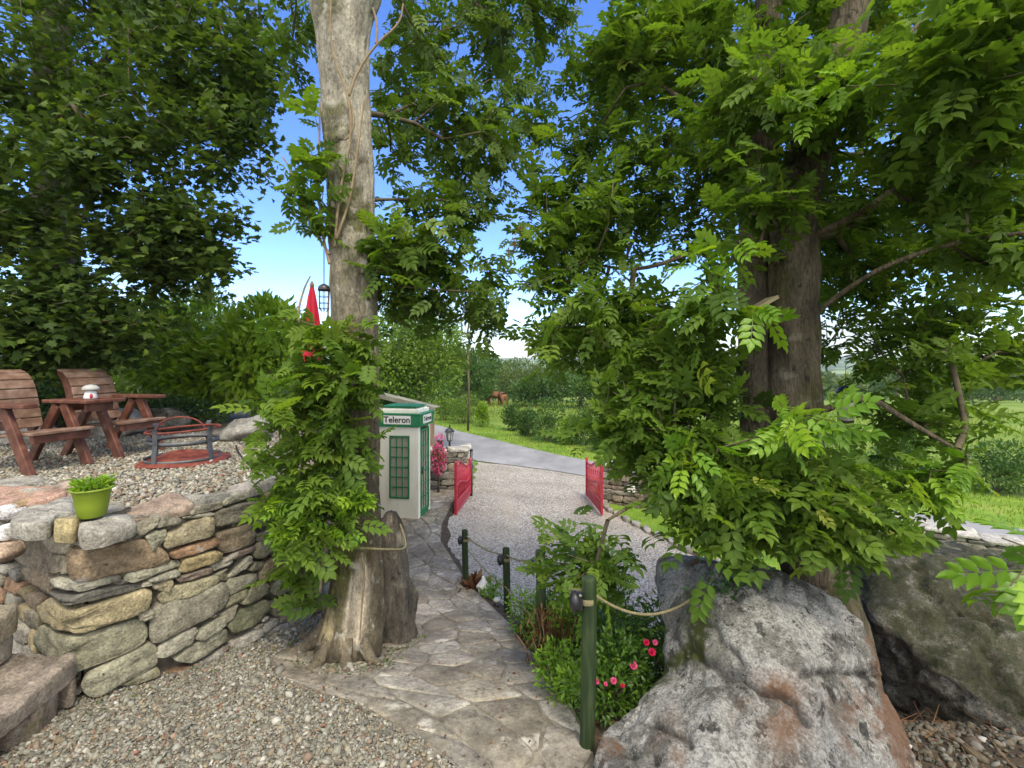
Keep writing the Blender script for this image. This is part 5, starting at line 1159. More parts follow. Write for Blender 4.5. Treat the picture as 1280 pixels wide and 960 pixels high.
# ------------------------------------------------------------------ gate piers, walls, gates
def stone_wall(name, p0, p1, z0, za, zb, th, label, cat='wall', cap=True, seed=0, hmin=.10, hmax=.22, wmin=.16, wmax=.45, wf=lambda u: 0):
    p0 = np.array(p0, float); p1 = np.array(p1, float); L = np.linalg.norm(p1-p0); d = (p1-p0)/L; nrm = np.array([d[1], -d[0]])
    if nrm[1] > 0: pass
    g = np.random.default_rng(seed); t = thing(name, (*((p0+p1)/2), z0), label, cat)
    mb = MB(); n = max(2, int(L/.3)+1)
    def face(side, org, dirv, nv):
        def mf(uv, off): return np.c_[org+uv[:, :1]*dirv+nv*np.reshape(np.asarray(off)*np.ones(len(uv)), (-1, 1)), uv[:, 1]]
        return mf
    faces = [(p0+nrm*th/2, d, nrm, L, lambda u: za+(zb-za)*u/L), (p1-nrm*th/2, -d, -nrm, L, lambda u: zb+(za-zb)*u/L), (p1+nrm*th/2, -nrm, d, th, lambda u: zb), (p0-nrm*th/2, nrm, -d, th, lambda u: za)]
    k = 0
    for org, dv, nv, LL, top in faces:
        mf = face(0, org, dv, nv); z = z0-.1
        while z < max(za, zb)-.03:
            hh = g.uniform(hmin, hmax); x = -g.uniform(0, .1)
            while x < LL:
                ww = g.uniform(wmin, wmax); a, b = max(0, x), min(LL, x+ww)
                if LL-b < .08: b = LL
                zt = min(z+hh, top((a+b)/2))
                if b-a > .05 and zt-z > .03:
                    q = np.array([(a+.006, z+.006), (b-.006, z+.006), (b-.006, zt-.006), (a+.006, zt-.006)])+g.normal(0, .006, (4, 2))
                    c = np.array([(.24, .22, .18), (.19, .175, .145), (.28, .255, .21), (.21, .17, .13), (.15, .14, .12), (.32, .26, .20)][g.integers(6)])*g.uniform(.85, 1.15)
                    stone_mesh(mb, q, mf, c, bulge=.025, back=.06, n=16, seed=seed+k, inset=.02); k += 1
                x = b
            z += hh
    mb.build('stonework', M['stone'], t, off=t.location)
    mb = MB(); V = []
    for zz, f in ((z0-.2, 0), (1, 1)):
        for a, s in ((0, 1), (1, 1), (1, -1), (0, -1)):
            p = (p0 if a == 0 else p1)+nrm*s*(th/2-.03)+d*(.03 if a == 0 else -.03); V.append((*p, zz if not f else (za if a == 0 else zb)-.02))
    mb.add(V, [(0, 1, 5, 4), (1, 2, 6, 5), (2, 3, 7, 6), (3, 0, 4, 7), (4, 5, 6, 7)]); mb.build('mortar_core', M['mortar'], t, off=t.location, smooth=False)
    if cap:
        mb = MB(); x = -.05
        while x < L-.05:
            ww = min(g.uniform(.3, .6), L+.05-x)
            if L+.05-x-ww < .15: ww = L+.05-x
            q = np.array([(x+.005, -th/2-.04), (x+ww-.005, -th/2-.04), (x+ww-.005, th/2+.04), (x+.005, th/2+.04)])+g.normal(0, .01, (4, 2))
            zt = za+(zb-za)*np.clip((x+ww/2)/L, 0, 1)
            mf = lambda uv, off, zt=zt: np.c_[p0+uv[:, :1]*d+uv[:, 1:]*nrm, zt+.04+np.asarray(off)*np.ones(len(uv))]
            stone_mesh(mb, q, mf, np.array([(.36, .34, .29), (.32, .30, .26), (.40, .38, .33)][g.integers(3)]), bulge=.03, back=.04, n=22, seed=seed+900+k, inset=.025); x += ww; k += 1
        mb.build('coping_stones', M['stone'], t, off=t.location)
    return t
stone_wall('gate_wall', (-2.35, 11.75), (-1.12, 11.95), DZ, .10, .10, .42, 'grey stone gate wall with pale coping beside the kiosk, a lantern on top', seed=2000)
stone_wall('garden_wall', (-1.22, 12.25), (-1.62, 16.2), DZ, -.30, -.62, .38, 'low stone wall running back from the left gate towards the road', seed=2600, wmin=.2, wmax=.5)
stone_wall('boundary_wall', (2.32, 12.45), (10.6, 7.1), DZ, -.35, -1.02, .40, 'long dry stone wall from the right gate along the near edge of the road', seed=3300, wmin=.2, wmax=.55, cap=True)
mb = MB()
for i in range(22):
    y = 12.2-i*.34; x = float(np.interp(y, [4.6, 5.6, 7.05, 8.75, 10.2, 11.5, 12.3], [4.93, 5.0, 4.38, 3.53, 2.83, 2.33, 2.28]))
    th = np.linspace(0, 6.28, 7)[:-1]; q = np.c_[x+.09*np.cos(th)*rng.uniform(.7, 1.2, 6), y+.16*np.sin(th)*rng.uniform(.8, 1.1, 6)]
    stone_mesh(mb, q, lambda uv, off: np.c_[uv, DZ+.05+np.asarray(off)*np.ones(len(uv))], rcol((.30, .28, .24)), bulge=.04, back=.1, n=16, seed=4000+i)
tag(mb.build('edging_stones', M['stone']), 'row of small edging stones between the gravel driveway and the lawn', 'edging')
def gate(loc, far, label, hn, hf):
    a = np.array(loc); b = np.array(far); L = np.linalg.norm((b-a)[:2]); ang = math.atan2(b[1]-a[1], b[0]-a[0])
    g = thing('driveway_gate', tuple(a), label, 'gate', 'red driveway gates', ang)
    top = lambda x: hn+(hf-hn)*x/L+.05*math.sin(2*math.pi*x/L)*.6
    def rail(z, name='rail', r=.018, wav=0.04):
        mb = MB(); xs = np.linspace(.03, L-.03, 15); tube(mb, [(x, 0, z*top(x)+wav*math.sin(math.pi*2*x/L)) for x in xs], r, 8); return mb.build(name, M['red'], g)
    for x, hh in ((0.02, top(0)+.03), (L-.02, top(L)+.03)):
        mb = MB(); box(mb, (x, 0, hh/2+.03), (.055, .055, hh), None, .006); lathe(mb, [(.03, 0), (.036, .015), (.02, .04), (.004, .05)], 10, (x, 0, hh+.03)); mb.build('stile', M['red'], g, smooth=False)
    rail(1.0); rail(.58); rail(.28, wav=.0); rail(.055, r=.022, wav=0)
    mb = MB(); n = 15
    for k in range(1, n):
        x = .02+(L-.04)*k/n; tube(mb, [(x, 0, .05), (x, 0, top(x)-.01)], .011, 6)
    mb.build('bars', M['red'], g)
    mb = MB()
    for zc in (.80, .43):
        for k in range(1, n, 2):
            x = .02+(L-.04)*(k+.5)/n; zz = top(x)*zc; th = np.linspace(0, 2*math.pi, 13); tube(mb, [(x+.035*math.cos(t), .003, zz+.06*math.sin(t)) for t in th], .007, 5)
    mb.build('scrolls', M['red'], g); 
    mb = MB(); box(mb, (L/2, 0, .16), (L-.08, .012, .2), None, .003); mb.build('lower_panel', M['red'], g, smooth=False)
    return g
gate((-1.17, 9.95, -.93), (-1.02, 11.65, -.93), 'open red metal gate with curled bars on the kiosk side of the driveway', 1.06, .80)
gate((2.08, 11.1, DZ+.02), (1.98, 12.75, DZ+.02), 'open red metal gate leaf on the right of the driveway, half behind ash leaves', 1.16, .95)
gp = thing('gate_post', (-1.0, 11.78, DZ), 'slim black metal hinge post behind the left red gate', 'post'); mb = MB(); tube(mb, [(0, 0, 0), (0, 0, 1.42)], .035, 10); mb.build('shaft', M['black'], gp); mb = MB(); lathe(mb, [(.042, 1.41), (.045, 1.43), (.025, 1.46), (.003, 1.47)], 10); mb.build('cap', M['black'], gp)
# lantern on the wall
lan = thing('wall_lantern', tuple(P(562, 556, 11.85)-np.array([0, 0, -.0])), 'black six-sided lantern with clear glass standing on the gate wall', 'lantern')
z0 = .17-lan.location[2]; mb = MB(); lathe(mb, [(.085, z0-.02), (.085, z0+.01), (.03, z0+.03), (.022, z0+.16), (.05, z0+.18)], 12); mb.build('foot', M['black'], lan)
mb = MB(); lathe(mb, [(.055, z0+.18), (.095, z0+.40)], 6, cap0=True, cap1=False); mb.build('glass', M['lampglass'], lan, smooth=False)
mb = MB()
for k in range(6):
    a = k*math.pi/3; tube(mb, [(.056*math.cos(a), .056*math.sin(a), z0+.175), (.098*math.cos(a), .098*math.sin(a), z0+.405)], .008, 5)
lathe(mb, [(.062, z0+.17), (.062, z0+.19)], 6); mb.build('cage', M['black'], lan, smooth=False)
mb = MB(); lathe(mb, [(.125, z0+.40), (.12, z0+.42), (.06, z0+.48), (.025, z0+.50), (.018, z0+.53), (.022, z0+.55), (.003, z0+.58)], 6); mb.build('lid', M['black'], lan, smooth=False)
# small white plate on the right wall
pl = thing('wall_box', tuple(P(789, 611, 11.77)), 'small cream box fixed to the boundary wall beyond the right gate', 'box', None, math.atan2(-5.35, 8.28)); mb = MB(); box(mb, (0, 0, 0), (.19, .07, .16), None, .012); mb.build('case', M['cream'], pl, smooth=False); mb = MB(); box(mb, (0, -.042, .055), (.12, .012, .02), None, .004); mb.build('slot', M['darkwood'], pl, smooth=False)
# lean-to roof behind the kiosk
sh = thing('lean_to', (-3.2, 12.6, DZ), 'grey sloping lean-to roof just showing behind the kiosk', 'shelter')
ra, rb = P(440, 486, 13)-np.array(sh.location), P(541, 512, 12.2)-np.array(sh.location)
mb = MB(); beam(mb, ra+np.array([-.1, .5, 0]), rb+np.array([0, .5, 0]), 0.5, .04, bev=.01); mb.build('roof', M['shedroof'], sh, smooth=False)
mb = MB(); beam(mb, ra+np.array([-.1, .23, -.02]), rb+np.array([0, .23, -.02]), .035, .13, bev=.006); mb.build('fascia', M['shedroof'], sh, smooth=False)
for e, yy in ((rb, .36), (rb, .68), (ra, .36)):
    mb = MB(); c = e+np.array([-.12 if e is rb else .1, yy, 0]); box(mb, (c[0], c[1], c[2]/2-.04), (.09, .09, c[2]-.02), None, .008); mb.build('post', M['wood'], sh, smooth=False)

# ------------------------------------------------------------------ posts, ropes, small lamps along the path
pst = [((734, 918), 2.85, 1.02, .045), ((675, 0), 4.25, .63, .044), ((633, 0), 5.7, .087, .042), ((582, 0), 6.5, 0.02, .042)]
plab = ['tallest green timber post, nearest the camera beside the path', 'green timber post second from the camera with rusty dry stalks at its foot', 'green timber post third from the camera beside the small solar light', 'green timber post at the far end of the rope, beside the white ornament']
llab = ['black lamp on the nearest green post', 'black lamp on the second green post, the one by the dry stalks', 'black lamp on the third green post, above the solar light', 'black lamp on the farthest green post']
tops = []
for i, ((px, _), d, zt, r) in enumerate(pst):
    x = (px-640)/F*d; zb = float(h(np.array(x), np.array(d))); o = thing('fence_post', (x, d, zb), plab[i], 'post', 'green rope-fence posts'); H = zt-zb; tops.append(np.array([x, d, zt]))
    mb = MB(); prof = [(r*1.04, -.3), (r*1.03, 0)]+[(r*(1.02-.03*k/10), H*k/12) for k in range(1, 12)]+[(r*.98, H-.012), (r*.9, H-.003), (r*.55, H+.004), (.004, H+.006)]
    lathe(mb, prof, 20); v = mb.v[-1]; v[:, :2] *= (1+.03*fbm(v, 4, 3, i))[:, None]; v[:, :2] += np.c_[.012*np.sin(v[:, 2]*2+i), .008*np.cos(v[:, 2]*1.5)]; mb.build('shaft', M['postgreen'], o)
    mb = MB(); lathe(mb, [(r*1.06, H-.15), (r*1.1, H-.142), (r*1.1, H-.122), (r*1.06, H-.115)], 20, cap0=False, cap1=False); mb.build('rope_collar', M['rope'], o)
    # lamp fixed to the left face of the post
    sc = [1, 1.0, 1.05, .95][i]; lp = thing('post_lamp', (x-r-.015, d-.03, zt-.13*1.0), llab[i], 'lamp', 'black lamps on the rope-fence posts')
    mb = MB(); R_ = np.array([[0, 0, -1], [0, 1, 0], [1, 0, 0]]); m2 = MB(); lathe(m2, [(.030, -.01), (.050, .004), (.055, .02), (.048, .036), (.02, .048), (.003, .05)], 16); mb.add(m2.v[0]@np.array([[0, 0, 1], [0, 1, 0], [-1, 0, 0]])*np.array([1, 1, 1.15])*sc, m2.f); mb.build('shade', M['black'], lp)
    mb = MB(); box(mb, (.012, 0, 0), (.03, .05, .10), None, .008); mb.build('bracket', M['black'], lp, smooth=False)
def sagline(a, b, sag, n=14): 
    t = np.linspace(0, 1, n)[:, None]; p = a+(b-a)*t; p[:, 2] -= (4*sag*t*(1-t))[:, 0]; return p
dn = np.array([0, 0, -.10])
ends = [P(868, 757, 3.05)]
pts = np.concatenate([sagline(tops[3]+dn*.7, tops[2]+dn*.8, .06), sagline(tops[2]+dn*.8, tops[1]+dn*.6, .05)[1:], sagline(tops[1]+dn*.6, tops[0]+dn*.7, .10)[1:], sagline(tops[0]+dn*.7, ends[0]+np.array([0.03, .1, 0]), .13)[1:]])
def rope(name, pts, r, label):
    mb = MB(); tube(mb, pts, r, 7); 
    # the twist of the strands
    T = np.gradient(pts, axis=0); L = np.r_[0, np.cumsum(np.linalg.norm(np.diff(pts, axis=0), axis=1))]; s = np.arange(0, L[-1], r*1.2); q = np.stack([np.interp(s, L, pts[:, k]) for k in range(3)], 1)
    for ph in (0, 2.1, 4.2):
        x, y = frame(T[len(T)//2]); a = s/(r*5)*2*math.pi*.5+ph; tube(mb, q+(np.cos(a)[:, None]*x+np.sin(a)[:, None]*y)*r*.55, r*.62, 5, caps=False)
    return tag(mb.build(name, M['rope']), label, 'rope')
rope('guard_rope', pts, .0085, 'upper weathered rope swagged from post to post and on to the boulder')
p2 = np.concatenate([sagline(tops[3]+np.array([.02, 0, -.25]), tops[2]+np.array([.0, -.05, -.45]), .04), sagline(tops[2]+np.array([.0, -.05, -.45]), tops[1]+np.array([0, -.04, -.62]), .03)[1:]])
rope('guard_rope', p2, .007, 'thin lower rope between the three farther green posts')
qa = [P(396, 682, 4.2), P(420, 683, 3.98), P(450, 685, 3.97), P(485, 687, 4.15), P(508, 687, 4.45), P(506, 672, 4.5), P(500, 655, 4.55)]
rope('tie_rope', smooth_line(np.array(qa)), .009, 'rope tied round the left ash trunk and its stump')
# rope / wire behind the terrace
hose = smooth_line(np.array([PZ(295, 557, TZ+.05)]+[PZ(x, y, TZ+.02) for x, y in ((298, 566), (306, 576), (318, 584), (330, 586), (345, 582), (360, 585))])); mb = MB(); tube(mb, hose, .010, 7); tag(mb.build('garden_hose', M['black']), 'thin black hose curling over the gravel by the pale flat rock', 'hose')
# ornaments at the path edge
orn = thing('garden_ornament', tuple(PZ(604, 752, -.85)), 'small white house-shaped ornament at the foot of the farthest green post', 'ornament')
mb = MB(); box(mb, (0, 0, .10), (.13, .11, .22), None, .02); mb.build('body', M['white'], orn, smooth=False); mb = MB(); lathe(mb, [(.095, .20), (.085, .215), (.02, .30), (.018, .33), (.004, .34)], 12); mb.build('roof', M['white'], orn)
sol = thing('solar_light', tuple(PZ(621, 772, -.85)), 'small silver-capped solar stake light beside the path', 'garden light'); mb = MB(); lathe(mb, [(.012, -.15), (.012, .08), (.035, .10), (.038, .2)], 12); mb.build('stake', M['black'], sol); mb = MB(); lathe(mb, [(.042, .20), (.045, .22), (.035, .24), (.006, .25)], 16); mb.build('cap', M['capgrey'], sol)
fern = thing('dried_plant', tuple(PZ(592, 742, -.85)), 'clump of brown dried fronds behind the farthest green post', 'plant')
n = 130; D_ = norm(rng.normal(0, 1, (n, 3))*np.array([.6, .6, .4])+np.array([0, 0, .7])); leaf_obj('fronds', [leaves(LEAF1, rng.normal(0, .05, (n, 3)), D_, rng.uniform(.12, .28, n), 0, 1)], M['dry'], fern); mb = MB(); tube(mb, [(0, 0, -.1), (0.01, 0, .15)], [.02, .01], 6); mb.build('stem', M['twig'], fern)
# ------------------------------------------------------------------ wooden seats with a table between
fa = np.array([.975, -.22, 0]); aa = np.array([.20, .98, 0]); up = np.array([0, 0, 1.])
O0 = np.array([*PZ(38, 597, TZ)[:2], TZ])
def L3(o, f, a, z): return fa*f+aa*a+up*z
seat = thing('garden_bench', tuple(O0), 'red-brown wooden twin garden seat with curved slatted backs and a shared table', 'garden seat')
R_ax = np.stack([fa, aa, up], 1)
def bx(mb, f0, f1, a0, a1, z0, z1, bev=.006): return box(mb, L3(0, (f0+f1)/2, (a0+a1)/2, (z0+z1)/2), (abs(f1-f0), abs(a1-a0), abs(z1-z0)), R_ax, bev)
frames = [0.0, .56, .92, 1.46]
for k, a in enumerate(frames):
    mb = MB(); beam(mb, L3(0, 0, a, 0), L3(0, -.36, a, .70), .06, .11, fa, .008); mb.build('front_leg', M['stain'], seat, smooth=False)
    mb = MB(); beam(mb, L3(0, -.88, a, 0), L3(0, -.46, a+.0, .68), .056, .105, fa, .008); mb.build('rear_leg', M['stain'], seat, smooth=False)
    if k in (0, 3):
        mb = MB(); bx(mb, -.84, .0, a-.07, a+.07, .70, .745, .008); mb.build('armrest', M['stain'], seat, smooth=False)
for a0, a1 in ((frames[1]-.05, frames[1]+.10), (frames[1]+.115, frames[2]-.115), (frames[2]-.10, frames[2]+.05)):
    mb = MB(); bx(mb, -.64+.03*(a0 > .6), .02, a0, a1, .702, .742, .008); mb.build('table_board', M['stain'], seat, smooth=False)
for f0 in (-.12, -.50):
    mb = MB(); bx(mb, f0, f0+.05, frames[1]+.03, frames[2]-.03, .60, .70); mb.build('table_rail', M['stain'], seat, smooth=False)
for a0, a1 in ((frames[0]+.032, frames[1]-.032), (frames[2]+.032, frames[3]-.032)):
    for j in range(6):
        mb = MB(); f1 = .06-j*.135; bx(mb, f1-.125, f1, a0-(.05 if j == 0 else 0), a1+(.05 if j == 0 else 0), .42-j*.012, .452-j*.012, .006); mb.build('seat_slat', M['slat'], seat, smooth=False)
    mb = MB(); bx(mb, -.02, .035, a0-.03, a1+.03, .335, .418); mb.build('seat_apron', M['stain'], seat, smooth=False)
    # curved back: slats follow an arc that rolls backwards at the top
    arc = [(x_-.24, z_) for x_, z_ in [(-.44, .42), (-.475, .55), (-.505, .68), (-.535, .80), (-.575, .91), (-.635, 1.00), (-.72, 1.055), (-.80, 1.07)]]
    for s_ in (a0+.025, a1-.025):
        mb = MB(); n = len(arc); V = []
        for i, (f, z) in enumerate(arc): V += [L3(0, f-.008, s_-.022, z-.004), L3(0, f-.008, s_+.022, z-.004)]
        bk = [(x_-.24, z_) for x_, z_ in [(-.55, .36), (-.60, .50), (-.64, .62), (-.67, .74), (-.70, .84), (-.735, .92), (-.775, .985), (-.81, 1.03)]]
        for i, (f, z) in enumerate(bk): V += [L3(0, f, s_-.022, z), L3(0, f, s_+.022, z)]
        m_ = 2*n; Fs = [(2*i, 2*i+1, 2*i+3, 2*i+2) for i in range(n-1)]+[(m_+2*i, m_+2*i+2, m_+2*i+3, m_+2*i+1) for i in range(n-1)]
        Fs += [(2*i, 2*i+2, m_+2*i+2, m_+2*i) for i in range(n-1)]+[(2*i+1, m_+2*i+1, m_+2*i+3, 2*i+3) for i in range(n-1)]+[(0, m_, m_+1, 1), (2*n-2, 2*n-1, m_+2*n-1, m_+2*n-2)]
        mb.add(V, Fs); mb.build('back_side', M['stain'], seat, smooth=False)
    A_ = np.array(arc); Ls = np.r_[0, np.cumsum(np.linalg.norm(np.diff(A_, axis=0), axis=1))]; ns = 7
    for j in range(ns):
        t0, t1 = Ls[-1]*(j+.03)/ns, Ls[-1]*(j+.95)/ns; q0 = np.array([np.interp(t0, Ls, A_[:, 0]), np.interp(t0, Ls, A_[:, 1])]); q1 = np.array([np.interp(t1, Ls, A_[:, 0]), np.interp(t1, Ls, A_[:, 1])])
        dd = q1-q0; nn = np.array([dd[1], -dd[0]])/np.linalg.norm(dd)*-1; off = nn*.0
        c = (q0+q1)/2; ax1 = fa*dd[0]/np.linalg.norm(dd)+up*dd[1]/np.linalg.norm(dd); ax2 = aa; ax3 = np.cross(ax1, ax2)
        mb = MB(); box(mb, L3(0, c[0]+.012, (a0+a1)/2, c[1]+.008), (np.linalg.norm(dd), a1-a0+.05, .024), np.stack([ax1, ax2, ax3], 1), .006); mb.build('back_slat', M['slat'], seat, smooth=False)
# mushroom house on the table
mu = thing('mushroom_ornament', tuple(O0+L3(0, -.22, .74, .743)), 'white mushroom house ornament with grey cap and red door on the table', 'ornament')
mb = MB(); lathe(mb, [(.060, 0), (.066, .01), (.060, .05), (.050, .085), (.046, .105)], 20); mb.build('stem', M['white'], mu)
mb = MB(); lathe(mb, [(.04, .098), (.078, .10), (.086, .112), (.078, .135), (.05, .158), (.004, .168)], 22); mb.build('cap', M['capgrey'], mu)
mb = MB(); c = np.array([.045, -.045, .035]); lathe(mb, [(.022, 0), (.022, .006), (.003, .008)], 14); v = mb.v[0]; mb.v[0] = np.c_[v[:, 0]*.7, v[:, 2], v[:, 1]*1.3]@np.array([[.707, .707, 0], [.707, -.707, 0], [0, 0, 1]])+c; mb.build('door', M['redpaint'], mu)

# ------------------------------------------------------------------ fire basket
c = P(230, 572, 5.65); fp = thing('fire_basket', (c[0], c[1], TZ), 'rusty red fire basket with grey straps standing on a round dish on the gravel', 'fire pit')
fp.scale = (.92,)*3
mb = MB(); prof = [(.50, .012), (.52, .018), (.515, .03), (.45, .05), (.40, .055), (.22, .12), (.05, .15), (.004, .152)]; lathe(mb, prof, 48, cap0=True); v = mb.v[0]; v[:, 2] += .05*v[:, 0]*.3+.01*np.sin(3*np.arctan2(v[:, 1], v[:, 0])); mb.build('dish', M['rust'], fp)
mb = MB(); th = np.linspace(0, 2*math.pi, 41); tube(mb, np.c_[.40*np.cos(th), .40*np.sin(th), .42+.02*np.cos(th)], .014, 8, caps=False); mb.build('rim_hoop', M['rust'], fp)
mb = MB(); th = np.linspace(0, math.pi, 21); tube(mb, np.c_[.30*np.cos(th), -.05+.0*th, .42+.16*np.sin(th)], .010, 7); mb.build('carry_handle', M['rust'], fp)
def band(name, z, r, wdt, a0=0, a1=2*math.pi):
    mb = MB(); th = np.linspace(a0, a1, 41); V = []; 
    for t in th:
        for (dr, dz_) in ((0, 0), (.006, 0), (.006, wdt), (0, wdt)): V.append(((r+dr)*math.cos(t), (r+dr)*math.sin(t), z+dz_))
    Fs = [(4*i+j, 4*i+(j+1) % 4, 4*i+4+(j+1) % 4, 4*i+4+j) for i in range(40) for j in range(4)]; mb.add(V, Fs); mb.build(name, M['iron'], fp)
band('middle_band', .255, .385, .05); band('base_band', .045, .415, .04)
for a in (-1.75, -.25, 1.45, 2.95):
    mb = MB(); pts_ = [(.42, .05), (.41, .15), (.395, .27), (.40, .40), (.41, .46), (.43, .48)]; V = []; e = np.array([math.cos(a), math.sin(a)]); s_ = np.array([-e[1], e[0]])*.032
    for r_, z_ in pts_:
        for (sg_, dr) in ((-1, .008), (1, .008), (1, .016), (-1, .016)): q = e*(r_+dr)+s_*sg_; V.append((*q, z_))
    n = len(pts_); Fs = [(4*i+j, 4*i+(j+1) % 4, 4*i+4+(j+1) % 4, 4*i+4+j) for i in range(n-1) for j in range(4)]+[(0, 3, 2, 1), (4*n-4, 4*n-3, 4*n-2, 4*n-1)]; mb.add(V, Fs); mb.build('strap', M['iron'], fp, smooth=False)

# ------------------------------------------------------------------ plant pot on the wall
c = PZ(115, 645, TZ+.075); pt = thing('plant_pot', tuple(c), 'lime green plastic plant pot standing on the corner of the stone wall', 'plant pot'); s = c[1]/F*.79
mb = MB(); prof = [(17*s, 0), (18*s, 1*s), (21.5*s, 20*s), (23*s, 33*s), (23.6*s, 34*s), (24.4*s, 42*s)]; lathe(mb, prof, 40, cap1=False); lathe(mb, [(21.5*s, 20*s), (22.5*s, 42*s)][::-1], 40, cap0=False, cap1=False); mb.build('body', M['pot'], pt)
mb = MB(); lathe(mb, [(24.3*s, 41.5*s), (28*s, 42.5*s), (28.6*s, 44*s), (27.8*s, 45.5*s), (23*s, 45.2*s), (22.3*s, 42*s)], 40, cap0=False, cap1=False); mb.build('rim', M['pot'], pt)
mb = MB(); lathe(mb, [(22.4*s, 40*s), (10*s, 41.5*s), (.002, 42*s)], 24, cap0=False); mb.build('soil', M['soil'], pt)
pn = thing('potted_plant', tuple(c+np.array([0, 0, 42*s])), 'small yellow-green leafy plant growing in the lime pot', 'plant'); n = 300
a = rng.uniform(0, 6.28, n); r_ = 22*s*np.sqrt(rng.random(n)); D_ = norm(np.c_[np.cos(a)*.6, np.sin(a)*.6, rng.uniform(-.1, .8, n)]); Pq = np.c_[r_*np.cos(a), r_*np.sin(a), rng.uniform(0, 14, n)*s]
leaf_obj('leaves', [leaves(T_OV, Pq, D_, rng.uniform(.02, .06, n), .6, .8)], M['lime'], pn); mb = MB()
for k in range(9): tube(mb, [(0, 0, -.01), (r_[k]*math.cos(a[k])*.7, r_[k]*math.sin(a[k])*.7, 8*s)], .002, 5)
mb.build('stems', M['laurel'] if False else M['twig'], pn)
n = 26; a = rng.uniform(0, 6.28, n); r_ = 20*s*np.sqrt(rng.random(n)); D_ = norm(np.c_[np.cos(a)*.5, np.sin(a)*.5, rng.uniform(.5, 1, n)]); leaf_obj('flowers', [leaves(T_OV, np.c_[r_*np.cos(a)-6*s, r_*np.sin(a), rng.uniform(6, 13, n)*s], D_, .022, .6, .8, np.ones(n))], M['lime'], pn)

# ------------------------------------------------------------------ parasol, hanging lantern, feeder, bird box
c = P(390, 452, 7.0); pa = thing('parasol', (c[0], c[1], TZ), 'closed red and green garden parasol standing behind the left ash trunk', 'parasol'); zt = P(0, 358, 7.0)[2]-TZ
mb = MB(); tube(mb, [(0, 0, 0), (0, 0, zt+.05)], .02, 10); mb.build('pole', M['wood'], pa)
def folds(z0, z1, a0, a1, mat):
    mb = MB(); th = np.linspace(a0, a1, 18); V = []; zs_ = np.linspace(z0, z1, 9)
    for zz in zs_:
        f = (zt-zz)/(zt-(zt-1.35)); r0 = .02+.15*f**.8*(1 if f < .85 else 1.25-.3*f)
        for t in th: V.append(((r0*(1+.25*math.sin(6*t)))*math.cos(t), (r0*(1+.25*math.sin(6*t)))*math.sin(t), zz))
    m_ = len(th); mb.add(V, [(i*m_+j, i*m_+j+1, (i+1)*m_+j+1, (i+1)*m_+j) for i in range(8) for j in range(m_-1)]); mb.build('canopy_panel', M[mat], pa)
for k in range(6): folds(zt-1.35, zt, k*math.pi/3-.9, (k+1)*math.pi/3-.9, 'cloth_green' if k == 2 else 'cloth_red')
mb = MB(); lathe(mb, [(.028, zt-.01), (.03, zt+.03), (.012, zt+.07), (.002, zt+.08)], 10); mb.build('finial', M['wood'], pa)
c = P(405, 362, 4.05); hl = thing('hanging_feeder', tuple(c), 'black wire bird feeder with domed cap hanging on a chain left of the ash trunk', 'bird feeder')
mb = MB(); lathe(mb, [(.048, -.01), (.05, 0), (.044, .025), (.024, .042), (.003, .05)], 18); mb.build('cap', M['black'], hl)
mb = MB()
for k in range(6): a = k*math.pi/3; tube(mb, [(.042*math.cos(a), .042*math.sin(a), -.008), (.040*math.cos(a), .040*math.sin(a), -.16), (.02*math.cos(a), .02*math.sin(a), -.185)], .003, 5)
for zz in (-.06, -.115, -.16): th = np.linspace(0, 6.2832, 17); tube(mb, np.c_[.042*np.cos(th), .042*np.sin(th), th*0+zz], .0028, 5, caps=False)
mb.build('wire_cage', M['black'], hl); zc = P(0, 312, 4.05)[2]-c[2]; mb = MB(); zz = .05
while zz < zc: th = np.linspace(0, 6.2832, 11); a = (int(zz/.02) % 2)*1.57; tube(mb, np.c_[.006*np.cos(th)*math.cos(a), .006*np.cos(th)*math.sin(a), zz+.012*np.sin(th)], .002, 4, caps=False); zz += .02
mb.build('chain', M['black'], hl)
c = P(1057, 545, 3.9); fd = thing('seed_feeder', tuple(c), 'tubular bird feeder half full of dark seed hanging right of the ash stems', 'bird feeder'); s = 3.9/F
mb = MB(); lathe(mb, [(9*s, 20*s), (9.3*s, 54*s)], 18, cap0=False, cap1=False); mb.build('tube', M['feedglass'], fd); mb = MB(); lathe(mb, [(8.6*s, 1*s), (8.6*s, 33*s), (5*s, 35*s), (.002, 36*s)], 18); mb.build('seed', M['soil'], fd)
mb = MB(); lathe(mb, [(10*s, -2*s), (11*s, 0), (10*s, 3*s), (9.2*s, 4*s)], 18); mb.build('base', M['black'], fd); mb = MB(); lathe(mb, [(9.8*s, 53*s), (11*s, 55*s), (8*s, 60*s), (2*s, 63*s)], 18); tube(mb, [(0, 0, 62*s), (0, 0, 92*s)], .002, 5); mb.build('lid', M['black'], fd)
c = P(946, 400, 3.66); bb = thing('bird_box', tuple(c), 'dark bird box with a pale slanting lid fixed between the two right ash stems', 'bird box'); s = 3.66/F
mb = MB(); box(mb, (0, .03, 0), (24*s, .12, 34*s), None, .004); mb.build('box', M['darkwood'], bb, smooth=False); mb = MB(); beam(mb, (-16*s, -.02, 8*s), (18*s, -.02, 27*s), .17, 4.5*s, bev=.003); mb.build('lid', M['palewood'], bb, smooth=False); mb = MB(); lathe(mb, [(.016, 0), (.016, .004), (.002, .005)], 14); v = mb.v[0]; mb.v[0] = np.c_[v[:, 0], -.033-v[:, 2], v[:, 1]+.01]; mb.build('entrance', M['black'], bb)
